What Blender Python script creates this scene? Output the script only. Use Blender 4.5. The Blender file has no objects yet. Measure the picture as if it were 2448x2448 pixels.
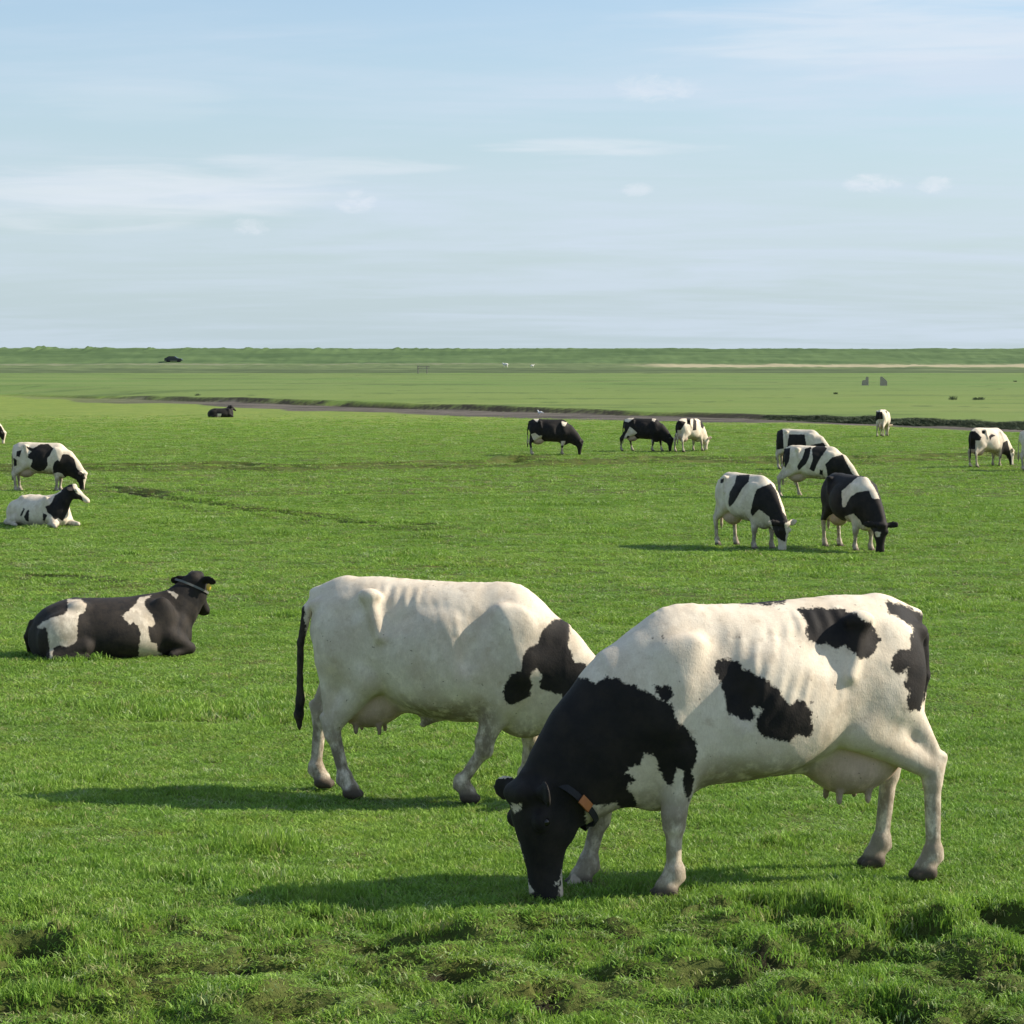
import bpy, math
import numpy as np
from mathutils import Vector, Matrix

# ------------------------------------------------------------------ camera, sky, sun, exposure
sc = bpy.context.scene
FPX = 5200.0                      # focal length in pixels of the 2448 px photograph
CAMZ = 2.62
PITCH = math.atan((1224 - 880) / FPX)
cd = bpy.data.cameras.new('camera'); cam = bpy.data.objects.new('camera', cd); sc.collection.objects.link(cam)
cd.sensor_width = 36.0; cd.lens = 36.0 * FPX / 2448.0
cd.clip_start = 0.1; cd.clip_end = 20000
cam.location = (0, 0, CAMZ); cam.rotation_euler = (math.pi / 2 - PITCH, 0, 0)
sc.camera = cam

SUN_ELEV = 33.0
SUN_AZ = 9.5                      # degrees from +x towards +y
sd_ = bpy.data.lights.new('sun', 'SUN'); sun = bpy.data.objects.new('sun', sd_); sc.collection.objects.link(sun)
sd_.energy = 5.0; sd_.angle = math.radians(0.5); sd_.color = (1.0, 0.90, 0.76)
_e, _a = math.radians(SUN_ELEV), math.radians(SUN_AZ)
SUNV = Vector((math.cos(_e) * math.cos(_a), math.cos(_e) * math.sin(_a), math.sin(_e)))
sun.rotation_euler = SUNV.to_track_quat('Z', 'Y').to_euler()
sun.location = (40, 5, 30)

sc.view_settings.view_transform = 'Standard'; sc.view_settings.look = 'None'
sc.view_settings.exposure = 0.52; sc.view_settings.gamma = 1.0; sc.view_settings.use_curve_mapping = False
sc.render.engine = 'CYCLES'
sc.cycles.max_bounces = 6; sc.cycles.transparent_max_bounces = 4

class NT:
    """small node-tree writer"""
    def __init__(s, tree): s.t = tree; s.n = tree.nodes; s.l = tree.links; s.n.clear()
    def node(s, typ, **kw):
        n = s.n.new(typ)
        for k, v in kw.items(): setattr(n, k, v)
        return n
    def put(s, sock, v):
        if hasattr(v, 'is_output') or isinstance(v, bpy.types.NodeSocket): s.l.new(v, sock)
        else:
            if isinstance(v, (tuple, list)) and len(v) == 3 and len(sock.default_value) == 4: v = (*v, 1.0)
            sock.default_value = v
    def math(s, op, a, b=0.0, c=0.0, clamp=False):
        n = s.node('ShaderNodeMath', operation=op, use_clamp=clamp)
        s.put(n.inputs[0], a); s.put(n.inputs[1], b); s.put(n.inputs[2], c); return n.outputs[0]
    def mix(s, f, a, b, typ='RGBA', blend='MIX'):
        n = s.node('ShaderNodeMix', data_type=typ)
        if typ == 'RGBA':
            n.blend_type = blend; ia, ib, o = n.inputs[6], n.inputs[7], n.outputs[2]
        else: ia, ib, o = n.inputs[2], n.inputs[3], n.outputs[0]
        s.put(n.inputs[0], f); s.put(ia, a); s.put(ib, b); return o
    def noise(s, vec, scale, detail=4.0, rough=0.55, dist=0.0, out=0):
        n = s.node('ShaderNodeTexNoise'); s.put(n.inputs['Vector'], vec)
        n.inputs['Scale'].default_value = scale; n.inputs['Detail'].default_value = detail
        n.inputs['Roughness'].default_value = rough; n.inputs['Distortion'].default_value = dist
        return n.outputs[out]
    def ramp(s, f, lo, hi, smooth=True, a=0.0, b=1.0):
        n = s.node('ShaderNodeMapRange', interpolation_type='SMOOTHSTEP' if smooth else 'LINEAR')
        s.put(n.inputs[0], f); n.inputs[1].default_value = lo; n.inputs[2].default_value = hi
        n.inputs[3].default_value = a; n.inputs[4].default_value = b; return n.outputs[0]
    def attr(s, name, out='Fac', typ='GEOMETRY'):
        n = s.node('ShaderNodeAttribute', attribute_name=name, attribute_type=typ); return n.outputs[out]
    def mapping(s, vec, scale=(1, 1, 1), loc=(0, 0, 0), rot=(0, 0, 0)):
        n = s.node('ShaderNodeMapping'); s.put(n.inputs[0], vec)
        n.inputs['Scale'].default_value = scale; n.inputs['Location'].default_value = loc; n.inputs['Rotation'].default_value = rot
        return n.outputs[0]

def pix_dir(px, py):
    """world direction of a photo pixel"""
    a, b = (px - 1224) / FPX, (1224 - py) / FPX
    cp, sp = math.cos(PITCH), math.sin(PITCH)
    return np.array([a, cp + b * sp, -sp + b * cp])

world = bpy.data.worlds.new('World'); sc.world = world; world.use_nodes = True
w = NT(world.node_tree)
sky = w.node('ShaderNodeTexSky', sky_type='NISHITA'); sky.sun_disc = False
sky.sun_elevation = _e; sky.sun_rotation = math.radians(90 - SUN_AZ)
sky.air_density = 1.0; sky.dust_density = 0.6; sky.ozone_density = 1.6; sky.altitude = 0
tc = w.node('ShaderNodeTexCoord'); gen = tc.outputs['Generated']
sep = w.node('ShaderNodeSeparateXYZ'); w.put(sep.inputs[0], gen)
dz = w.math('MAXIMUM', sep.outputs[2], 0.0)
den = w.math('ADD', dz, 0.10)
comb = w.node('ShaderNodeCombineXYZ')
w.put(comb.inputs[0], w.math('DIVIDE', sep.outputs[0], den)); w.put(comb.inputs[1], w.math('DIVIDE', sep.outputs[1], den)); comb.inputs[2].default_value = 3.7
plane = comb.outputs[0]
# high thin cirrus: long streaks
n1 = w.noise(w.mapping(plane, (0.55, 1.5, 1), rot=(0, 0, 0.10)), 1.0, 7, 0.58, 0.6)
n2 = w.noise(w.mapping(plane, (1.6, 3.6, 1), (4, 1, 0)), 1.2, 6, 0.6, 0.4)
veil = w.math('ADD', w.math('MULTIPLY', n1, 0.75), w.math('MULTIPLY', n2, 0.25))
veil = w.ramp(veil, 0.40, 0.64)
# low grey-white stratus bands
n3 = w.noise(w.mapping(gen, (3.0, 3.0, 22.0), (1.3, 0, 0.4)), 1.0, 6, 0.6, 0.3)
band = w.math('MULTIPLY', w.ramp(n3, 0.42, 0.70), w.math('MULTIPLY', w.ramp(dz, 0.02, 0.06), w.ramp(dz, 0.20, 0.10)))
haze = w.ramp(dz, 0.25, -0.02, True, 0.0, 0.95)
vx = w.ramp(sep.outputs[0], -0.35, 0.35, True, 0.55, 1.0)
fac = w.math('ADD', w.math('MULTIPLY', veil, w.math('MULTIPLY', vx, 0.85)), w.math('MULTIPLY', band, 0.55), clamp=True)
# small fair-weather puffs
puff = None
nw = w.math('SUBTRACT', w.noise(w.mapping(gen, (110, 110, 210)), 1.0, 7, 0.66, 0.5), .5)
nst = w.math('SUBTRACT', w.noise(w.mapping(gen, (14, 14, 150)), 1.0, 5, 0.55, 0.4), .5)
for (px, py, sx, sy, st) in ((1570, 214, 110, 36, .42), (850, 482, 60, 30, .55), (600, 542, 50, 24, .50), (1525, 454, 40, 16, .50), (2085, 438, 72, 24, .65), (2235, 442, 46, 22, .55),
                             (330, 455, 560, 75, .60), (150, 500, 420, 60, .45), (760, 398, 330, 30, .50), (1420, 352, 300, 22, .50), (2200, 60, 600, 120, .45), (300, 235, 260, 60, .18)):
    wide = sx > 150
    d = pix_dir(px, py); d /= np.linalg.norm(d)
    dx = w.math('DIVIDE', w.math('SUBTRACT', sep.outputs[0], float(d[0])), sx / FPX)
    dy = w.math('DIVIDE', w.math('SUBTRACT', sep.outputs[2], float(d[2])), sy / FPX)
    r2 = w.math('ADD', w.math('MULTIPLY', dx, dx), w.math('MULTIPLY', dy, dy))
    g = w.math('ADD', w.math('MULTIPLY', w.ramp(r2, 1.6, 0.0), 1.05), w.math('MULTIPLY', nst if wide else nw, 2.6)); g = w.math('MULTIPLY', w.math('MULTIPLY', w.ramp(g, .20 if wide else .30, 1.5), st), w.ramp(r2, 2.2, .7))
    g = w.math('MULTIPLY', g, w.ramp(sep.outputs[1], 0.2, 0.6))
    puff = g if puff is None else w.math('MAXIMUM', puff, g)
c0 = w.mix(haze, sky.outputs[0], (3.00, 3.76, 4.22))
c1 = w.mix(w.math('MULTIPLY', fac, 0.80), c0, (3.95, 4.55, 5.35))
c2 = w.mix(puff, c1, (4.9, 5.2, 5.6))
bg = w.node('ShaderNodeBackground'); w.put(bg.inputs[0], c2); bg.inputs[1].default_value = 0.116
wo = w.node('ShaderNodeOutputWorld'); w.l.new(bg.outputs[0], wo.inputs[0])

# ------------------------------------------------------------------ helpers
RNG = np.random.default_rng(11)
C = sc.collection

def hash2(ix, iy, seed):
    h = (ix.astype(np.int64) * 374761393 + iy.astype(np.int64) * 668265263 + seed * 974711) & 0x7fffffff
    h = ((h ^ (h >> 13)) * 1274126177) & 0x7fffffff
    return ((h ^ (h >> 16)) & 0xffff) / 65535.0
def vnoise(x, y, seed=0):
    ix, iy = np.floor(x), np.floor(y); fx, fy = x - ix, y - iy
    fx = fx * fx * fx * (fx * (fx * 6 - 15) + 10); fy = fy * fy * fy * (fy * (fy * 6 - 15) + 10)
    a = hash2(ix, iy, seed); b = hash2(ix + 1, iy, seed); c = hash2(ix, iy + 1, seed); d = hash2(ix + 1, iy + 1, seed)
    return (a + (b - a) * fx) * (1 - fy) + (c + (d - c) * fx) * fy
def fbm(x, y, seed=0, oct=3):
    s = 0; a = 1; t = 0
    for o in range(oct):
        s = s + a * vnoise(x * 2 ** o + 17.3 * o, y * 2 ** o - 9.1 * o, seed + o); t += a; a *= 0.5
    return s / t - 0.5
def sstep(a, b, x):
    t = np.clip((x - a) / (b - a), 0, 1); return t * t * (3 - 2 * t)

def mat(name):
    m = bpy.data.materials.new(name); m.use_nodes = True; t = NT(m.node_tree)
    o = t.node('ShaderNodeOutputMaterial'); p = t.node('ShaderNodeBsdfPrincipled'); t.l.new(p.outputs[0], o.inputs[0])
    return m, t, p, o
def simple_mat(name, col, rough=0.6, var=0.25, scale=20, bump=0.0, metal=0.0):
    m, t, p, o = mat(name); co = t.node('ShaderNodeTexCoord').outputs['Object']
    f = t.noise(co, scale, 4)
    t.put(p.inputs['Base Color'], t.mix(f, tuple(c * (1 - var) for c in col), tuple(min(1, c * (1 + var)) for c in col)))
    p.inputs['Roughness'].default_value = rough; p.inputs['Metallic'].default_value = metal
    if bump:
        b = t.node('ShaderNodeBump'); b.inputs['Strength'].default_value = bump; t.put(b.inputs['Height'], f); t.l.new(b.outputs[0], p.inputs['Normal'])
    return m
def mesh_obj(name, v, f, m, parent=None, smooth=True, link=True):
    me = bpy.data.meshes.new(name); me.from_pydata([tuple(map(float, p)) for p in v], [], [tuple(map(int, q)) for q in f]); me.update()
    if smooth: me.polygons.foreach_set('use_smooth', [True] * len(me.polygons))
    if m: me.materials.append(m)
    o = bpy.data.objects.new(name, me)
    if link: C.objects.link(o)
    if parent: o.parent = parent
    return o
def np_mesh(name, V, Q, m, smooth=True):
    """fast mesh from numpy quads"""
    me = bpy.data.meshes.new(name); V = np.ascontiguousarray(V, np.float32); Q = np.ascontiguousarray(Q, np.int32)
    k = Q.shape[1]
    me.vertices.add(len(V)); me.vertices.foreach_set('co', V.ravel())
    me.loops.add(Q.size); me.loops.foreach_set('vertex_index', Q.ravel())
    me.polygons.add(len(Q)); me.polygons.foreach_set('loop_start', np.arange(0, Q.size, k, dtype=np.int32))
    me.update(calc_edges=True); me.validate()
    me.polygons.foreach_set('use_smooth', np.full(len(me.polygons), smooth))
    if m: me.materials.append(m)
    return me
def fattr(me, name, vals):
    a = me.attributes.new(name, 'FLOAT', 'POINT'); a.data.foreach_set('value', np.ascontiguousarray(vals, np.float32))
def tag(o, label=None, cat=None, group=None, kind=None):
    if label: o['label'] = label
    if cat: o['category'] = cat
    if group: o['group'] = group
    if kind: o['kind'] = kind
    return o

# ------------------------------------------------------------------ terrain
PY = np.array([-60, 0, 6, 8.7, 11.1, 14.6, 24, 42, 64, 90, 125])
PD = np.array([2.3, 2.4, 2.5, 2.58, 2.635, 2.84, 3.15, 3.46, 3.57, 3.60, 3.62])
def profile(y):
    return CAMZ - np.interp(y, PY, PD)
_yy = np.linspace(-60, 400, 4601); _pp = profile(_yy)
_k = np.hanning(31); _k /= _k.sum()
_pp = np.convolve(np.pad(_pp, 15, 'edge'), _k, 'valid')
DX = np.array([-400, -200, -120, -64, -22, 2.6, 20, 30.6, 50, 120, 300]); DYv = np.array([430, 395, 335, 283, 218, 178, 154, 130, 116, 100, 90])
def ditch_y(x): return np.interp(x, DX, DYv)
def far_field(y): return CAMZ - np.interp(y, [90, 160, 300, 440, 470, 3000], [3.55, 3.42, 2.45, 1.10, 1.0, 1.0])
def base_h(x, y):
    """smooth ground height"""
    near = np.interp(y, _yy, _pp)
    yd = ditch_y(x); s = y - yd
    w_ = np.clip(7.0 * yd * yd / 19240.0, 6, 30)
    present = sstep(-85, 5, x)
    t = sstep(0, 2.2, s) * present + sstep(-2, 30, s) * (1 - present)
    mudz = near - 0.05 * sstep(-w_ - 4, -w_ + 3, s) * present - 0.06 * sstep(-1.5, -.2, s) * present
    return mudz * (1 - t) + far_field(y) * t
def ground_hit(px, py):
    d = pix_dir(px, py); t = 3.0
    for i in range(4000):
        p = np.array([0, 0, CAMZ]) + d * t
        g = float(base_h(np.array([p[0]]), np.array([p[1]]))[0])
        if p[2] <= g: break
        t += max(0.002, (p[2] - g) * 2.0)
    return np.array([p[0], p[1], g])
def to_px(P):
    d = P - np.array([0, 0, CAMZ]); cp, sp = math.cos(PITCH), math.sin(PITCH)
    fw = d[:, 1] * cp - d[:, 2] * sp; up = d[:, 1] * sp + d[:, 2] * cp
    return 1224 + FPX * d[:, 0] / fw, 1224 - FPX * up / fw, fw

# furrows (pixel polylines on the field), width m, depth m
FUR = [([(-300, 1122), (30, 1122), (500, 1117), (700, 1120), (900, 1116), (1150, 1113), (1320, 1108)], 1.1, .50),
       ([(1320, 1108), (1600, 1100), (1760, 1102), (1870, 1104), (2100, 1098), (2300, 1092), (2700, 1092)], 1.1, .46),
       ([(220, 1172), (380, 1188), (480, 1210), (600, 1222), (720, 1232), (850, 1255), (1000, 1262)], .60, .22),
       ([(60, 1378), (180, 1384), (270, 1398)], .30, .14), ([(2060, 1262), (2300, 1242), (2600, 1240)], .35, .07),
       ([(1180, 1030), (1500, 1028), (1900, 1040)], 1.2, .12)]
FURW = []
for pts, wd, dp in FUR:
    FURW.append((np.array([ground_hit(*p)[:2] for p in pts]), wd, dp))
def seg_dist(x, y, poly):
    d = np.full(x.shape, 1e9)
    for a, b in zip(poly[:-1], poly[1:]):
        ab = b - a; t = np.clip(((x - a[0]) * ab[0] + (y - a[1]) * ab[1]) / (ab @ ab), 0, 1)
        d = np.minimum(d, np.hypot(x - a[0] - t * ab[0], y - a[1] - t * ab[1]))
    return d
# hoof-trodden holes in the foreground: px, py, radius m, depth m
HOLES = [(1300, 2240, .15, .13), (960, 2272, .17, .09), (1830, 2190, .13, .12), (1900, 2222, .16, .14), (1740, 2200, .10, .10), (2170, 2250, .20, .15),
         (2330, 2195, .14, .12), (2420, 2215, .16, .12), (2030, 2300, .17, .12), (390, 2222, .11, .09), (520, 2330, .18, .09), (370, 2330, .12, .09), (20, 2240, .13, .12),
         (170, 2270, .09, .08), (1690, 2360, .17, .09), (150, 2420, .14, .12), (1930, 2345, .14, .10), (1480, 2250, .08, .07), (1100, 2350, .12, .07),
         (700, 2420, .14, .09), (1290, 2420, .13, .07), (2260, 2380, .16, .10), (760, 2200, .07, .06), (1570, 2300, .08, .05), (2150, 2170, .08, .06), (50, 2310, .12, .10), (560, 2235, .07, .07),
         (1900, 2015, .07, .05), (1830, 2025, .06, .04), (2320, 1800, .06, .06), (2080, 2440, .15, .11), (2430, 2330, .12, .09)]
HW = [(*ground_hit(px, py)[:2], r * 1.15, d * 1.05) for px, py, r, d in HOLES]
for _ in range(150):
    yy = RNG.uniform(6.2, 10.0); xx = RNG.uniform(-.42, .42) * (yy + 2)
    if yy > 9.75: continue
    HW.append((xx, yy, RNG.uniform(.05, .12), RNG.uniform(.05, .11)))

def detail_h(x, y):
    """returns extra height, mud amount"""
    mud = np.zeros_like(x)
    rough = sstep(10.7, 9.7, y)
    h = fbm(x / 3.5, y / 3.5, 3, 3) * .10 * sstep(3, 14, y) + fbm(x / .55, y / .55, 7, 3) * (.035 + .130 * rough) + fbm(x / .16, y / .16, 21, 2) * (.012 + .065 * rough)
    h = h * sstep(700, 60, y)
    h = h + fbm(x / 14, y / 9, 31, 3) * .16 * sstep(20, 60, y)
    for poly, wd, dp in FURW:
        lo, hi = poly[:, 1].min() - 4, poly[:, 1].max() + 4
        m = (y > lo) & (y < hi)
        if not m.any(): continue
        xs, ys = x[m], y[m]
        d = seg_dist(xs + fbm(xs / 2.2, ys / 2.2, 40, 3) * wd * 1.6, ys + fbm(xs / 2.6, ys / 2.6, 44, 3) * wd * 2.2, poly)
        br = np.clip(.55 + 1.6 * fbm(xs / 3.1, ys / 1.0, 48, 3), 0.15, 1.15)
        q = sstep(wd, wd * .15, d) * br
        h[m] -= dp * q; mud[m] = np.maximum(mud[m], sstep(.30, .75, q))
        h[m] += .3 * dp * sstep(wd * 2.2, wd * 1.2, d) * sstep(wd * .7, wd * 1.2, d)
    for hx, hy, r, dp in HW:
        m = (np.abs(x - hx) < r * 3) & (np.abs(y - hy) < r * 3)
        if not m.any(): continue
        xs, ys = x[m], y[m]
        d = np.hypot((xs - hx) / 1.25, ys - hy) / r + fbm(xs / (r * 1.1), ys / (r * 1.1), 60, 3) * 1.1
        q = sstep(1.15, .35, d)
        h[m] -= dp * 1.15 * q; h[m] += .35 * dp * sstep(2.2, 1.4, d) * sstep(.9, 1.4, d)
        mud[m] = np.maximum(mud[m], sstep(.25, .65, q) * (1.0 if dp > .06 else .75))
    return h, mud

rows = np.concatenate([np.arange(-40, 5, 3.0), np.arange(5.0, 15.5, .032)])
r_ = list(rows); stp = .032
while r_[-1] < 60: stp = min(stp * 1.012, .26); r_.append(r_[-1] + stp)
while r_[-1] < 330: stp = min(stp * 1.006, 1.3); r_.append(r_[-1] + stp)
while r_[-1] < 620: stp = min(stp * 1.05, 8); r_.append(r_[-1] + stp)
while r_[-1] < 9000: stp *= 1.35; r_.append(r_[-1] + stp)
rows = np.array(r_)
fan = np.concatenate([-np.geomspace(6, .36, 24)[:-1], np.linspace(-.36, .36, 380), np.geomspace(.36, 6, 24)[1:]])
GX = fan[None, :] * (np.maximum(rows, -2.0) + 6.0)[:, None]; GY = np.repeat(rows[:, None], len(fan), 1)
gh = base_h(GX, GY); dh, mud = detail_h(GX, GY)
gh = gh + dh
# ditch surfaces
yd = ditch_y(GX); s_ = GY - yd + fbm(GX / 6, GY / 6, 77, 3) * 5.0
w_ = np.clip(8.0 * yd * yd / 19240.0, 6, 30) * (.45 + 1.0 * sstep(-70, 20, GX)) * np.clip(1 + 1.6 * fbm(GX / 11, GX * 0, 83, 3), .3, 1.6); pres = sstep(-80, -25, GX)
ditch_mud = sstep(-w_ - 1.5, -w_ + 1.5, s_) * sstep(1.2, -.2, s_) * pres
bank = sstep(-.8, .0, s_) * sstep(3.2, 1.4, s_) * pres
far_side = sstep(0, 3, GY - yd)
R_, K_ = GX.shape
idx = np.arange(R_ * K_).reshape(R_, K_)
Q = np.stack([idx[:-1, :-1], idx[:-1, 1:], idx[1:, 1:], idx[1:, :-1]], -1).reshape(-1, 4)

def grass_color(t, pos):
    """shared pasture colour from world position"""
    a = t.noise(pos, .55, 5, .6); b = t.noise(pos, 4.5, 3, .6); c = t.noise(t.mapping(pos, (.06, .16, .1)), 1.0, 5, .6)
    col = t.mix(t.ramp(a, .35, .68), (.215, .410, .054), (.305, .500, .074))
    col = t.mix(t.math('MULTIPLY', t.ramp(b, .5, .75), .35), col, (.395, .505, .090))
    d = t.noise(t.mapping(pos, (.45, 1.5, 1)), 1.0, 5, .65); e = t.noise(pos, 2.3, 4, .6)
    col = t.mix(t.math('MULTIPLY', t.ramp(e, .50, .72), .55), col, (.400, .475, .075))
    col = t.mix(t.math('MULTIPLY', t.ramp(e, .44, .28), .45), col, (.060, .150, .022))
    col = t.mix(t.math('MULTIPLY', t.ramp(d, .57, .70), .50), col, (.065, .140, .020))  # short shadows in the turf, painted in as dark dashes
    col = t.mix(t.math('MULTIPLY', t.ramp(c, .45, .65), .40), col, (.220, .410, .056))
    return col

m_ground, t, p, o = mat('pasture_ground')
pos = t.node('ShaderNodeNewGeometry').outputs['Position']
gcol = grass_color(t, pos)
sepg = t.node('ShaderNodeSeparateXYZ'); t.put(sepg.inputs[0], pos)
fs = t.attr('far')
streak = t.noise(t.mapping(pos, (.02, .10, .1)), 1.0, 6, .65)
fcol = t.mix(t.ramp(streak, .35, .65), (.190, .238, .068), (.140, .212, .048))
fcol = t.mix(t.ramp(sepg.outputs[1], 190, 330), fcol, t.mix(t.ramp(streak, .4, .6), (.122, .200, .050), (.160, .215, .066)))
fcol = t.mix(t.math('MULTIPLY', t.ramp(t.noise(t.mapping(pos, (.022, .050, .1)), 1.0, 6, .72), .52, .64), .70), fcol, (.080, .125, .036))
fcol = t.mix(t.math('MULTIPLY', t.ramp(t.noise(t.mapping(pos, (.16, .10, .1)), 1.0, 5, .7), .58, .66), .65), fcol, (.075, .115, .032))
gcol = t.mix(fs, gcol, fcol)
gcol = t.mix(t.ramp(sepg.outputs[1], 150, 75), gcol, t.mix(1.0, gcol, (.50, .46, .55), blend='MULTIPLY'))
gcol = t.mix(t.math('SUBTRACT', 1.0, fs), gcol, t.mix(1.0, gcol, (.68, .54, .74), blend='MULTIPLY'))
fine = t.noise(pos, 26, 4, .65)
gcol = t.mix(t.math('MULTIPLY', t.ramp(fine, .52, .72), .4), gcol, (.060, .115, .018))
blot = t.noise(t.mapping(pos, (.9, 1.6, 1)), 1.0, 6, .7)
gcol = t.mix(t.math('MULTIPLY', t.ramp(blot, .60, .70), .6), gcol, (.062, .120, .018))  # the same short turf shadows, painted into the ground colour
soil = t.mix(t.noise(pos, 18, 4), (.018, .020, .009), (.042, .034, .018))
gcol = t.mix(t.math('MULTIPLY', t.attr('mud'), 1.2, clamp=True), gcol, soil)
mudc = t.mix(t.ramp(t.noise(t.mapping(pos, (.12, .5, .3)), 1.0, 6, .7), .35, .65), (.045, .040, .032), (.150, .132, .108))
gcol = t.mix(t.attr('ditch'), gcol, mudc)
gcol = t.mix(t.math('MULTIPLY', t.attr('bank'), t.ramp(t.noise(t.mapping(pos, (.12, .12, .12)), 1.0, 6, .75), .34, .52)), gcol, (.030, .027, .016))
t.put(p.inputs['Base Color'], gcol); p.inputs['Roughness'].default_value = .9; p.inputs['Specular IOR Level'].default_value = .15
bn = t.node('ShaderNodeBump'); bn.inputs['Strength'].default_value = .7; bn.inputs['Distance'].default_value = .05
t.put(bn.inputs['Height'], t.noise(pos, 30, 5, .7)); t.l.new(bn.outputs[0], p.inputs['Normal'])

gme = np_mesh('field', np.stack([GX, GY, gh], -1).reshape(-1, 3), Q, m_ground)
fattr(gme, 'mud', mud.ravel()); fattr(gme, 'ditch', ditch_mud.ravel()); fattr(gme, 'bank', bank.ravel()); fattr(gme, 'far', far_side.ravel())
field = bpy.data.objects.new('field', gme); C.objects.link(field); tag(field, 'flat green pasture crossed by a muddy ditch', kind='structure')

# ------------------------------------------------------------------ dike behind the pasture
dy = np.array([446, 458, 470, 484, 492, 500, 512, 520, 528, 545, 562, 570, 578, 600, 640])
ddr = np.array([1.4, 1.0, .35, .20, -.25, -.55, -.85, -1.15, -1.3, -3.2, -4.95, -5.05, -4.9, -1.0, 2.0])
dxs = np.concatenate([np.linspace(-900, -170, 50)[:-1], np.linspace(-170, 170, 500), np.linspace(170, 900, 50)[1:]])
dys = np.sort(np.concatenate([np.arange(446, 640, 2.2), dy])); dys = np.unique(dys)
XX, YY = np.meshgrid(dxs, dys); ZZ = CAMZ - np.interp(YY, dy, ddr)
ZZ += fbm(XX / 9, YY / 9, 5, 3) * .5 + fbm(XX / 1.7, YY / 3, 9, 2) * .35 * sstep(470, 500, YY)
ZZ += np.maximum(0, fbm(XX / 1.3, YY / 40, 15, 3) - .08) * 2.8 * sstep(552, 562, YY) * sstep(586, 572, YY) * sstep(60, -110, XX)
idx = np.arange(XX.size).reshape(XX.shape)
QD = np.stack([idx[:-1, :-1], idx[:-1, 1:], idx[1:, 1:], idx[1:, :-1]], -1).reshape(-1, 4)
m_dike, t, p, o = mat('dike_grass')
pos = t.node('ShaderNodeNewGeometry').outputs['Position']; sp = t.node('ShaderNodeSeparateXYZ'); t.put(sp.inputs[0], pos)
dn = t.noise(t.mapping(pos, (.035, .10, .25)), 1.0, 7, .68)
col = t.mix(t.ramp(dn, .35, .65), (.070, .118, .046), (.110, .170, .066))
low = t.mix(t.ramp(t.noise(t.mapping(pos, (.05, .2, .2)), 1.0, 6, .7), .35, .65), (.10, .14, .06), (.14, .185, .08))
col = t.mix(t.ramp(sp.outputs[1], 524, 516), col, low)
strip = t.math('MULTIPLY', t.ramp(sp.outputs[1], 490, 493, False), t.ramp(sp.outputs[1], 514, 509, False))
edge = t.math('ADD', sp.outputs[0], t.math('MULTIPLY', t.noise(pos, .05, 3), 20.0))
reed = t.math('MULTIPLY', strip, t.ramp(edge, 32, 48))
road = t.math('MULTIPLY', t.math('MULTIPLY', t.ramp(sp.outputs[1], 508, 510, False), t.ramp(sp.outputs[1], 517, 515, False)), t.math('MULTIPLY', t.ramp(edge, 30, -10), .7))
col = t.mix(reed, col, t.mix(t.noise(pos, .4, 4), (.30, .27, .16), (.40, .37, .24)))
col = t.mix(road, col, (.20, .21, .13))
dark = t.math('MULTIPLY', t.ramp(sp.outputs[1], 489, 484, False), t.ramp(t.noise(t.mapping(pos, (.03, .3, .2)), 1.0, 5, .7), .36, .55))
col = t.mix(t.math('MULTIPLY', dark, .75), col, (.062, .088, .040))
t.put(p.inputs['Base Color'], col); p.inputs['Roughness'].default_value = .95; p.inputs['Specular IOR Level'].default_value = .1
dme = np_mesh('dike', np.stack([XX, YY, ZZ], -1).reshape(-1, 3), QD, m_dike)
dike = bpy.data.objects.new('dike', dme); C.objects.link(dike); tag(dike, 'long grassy dike closing off the horizon', kind='structure')

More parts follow.
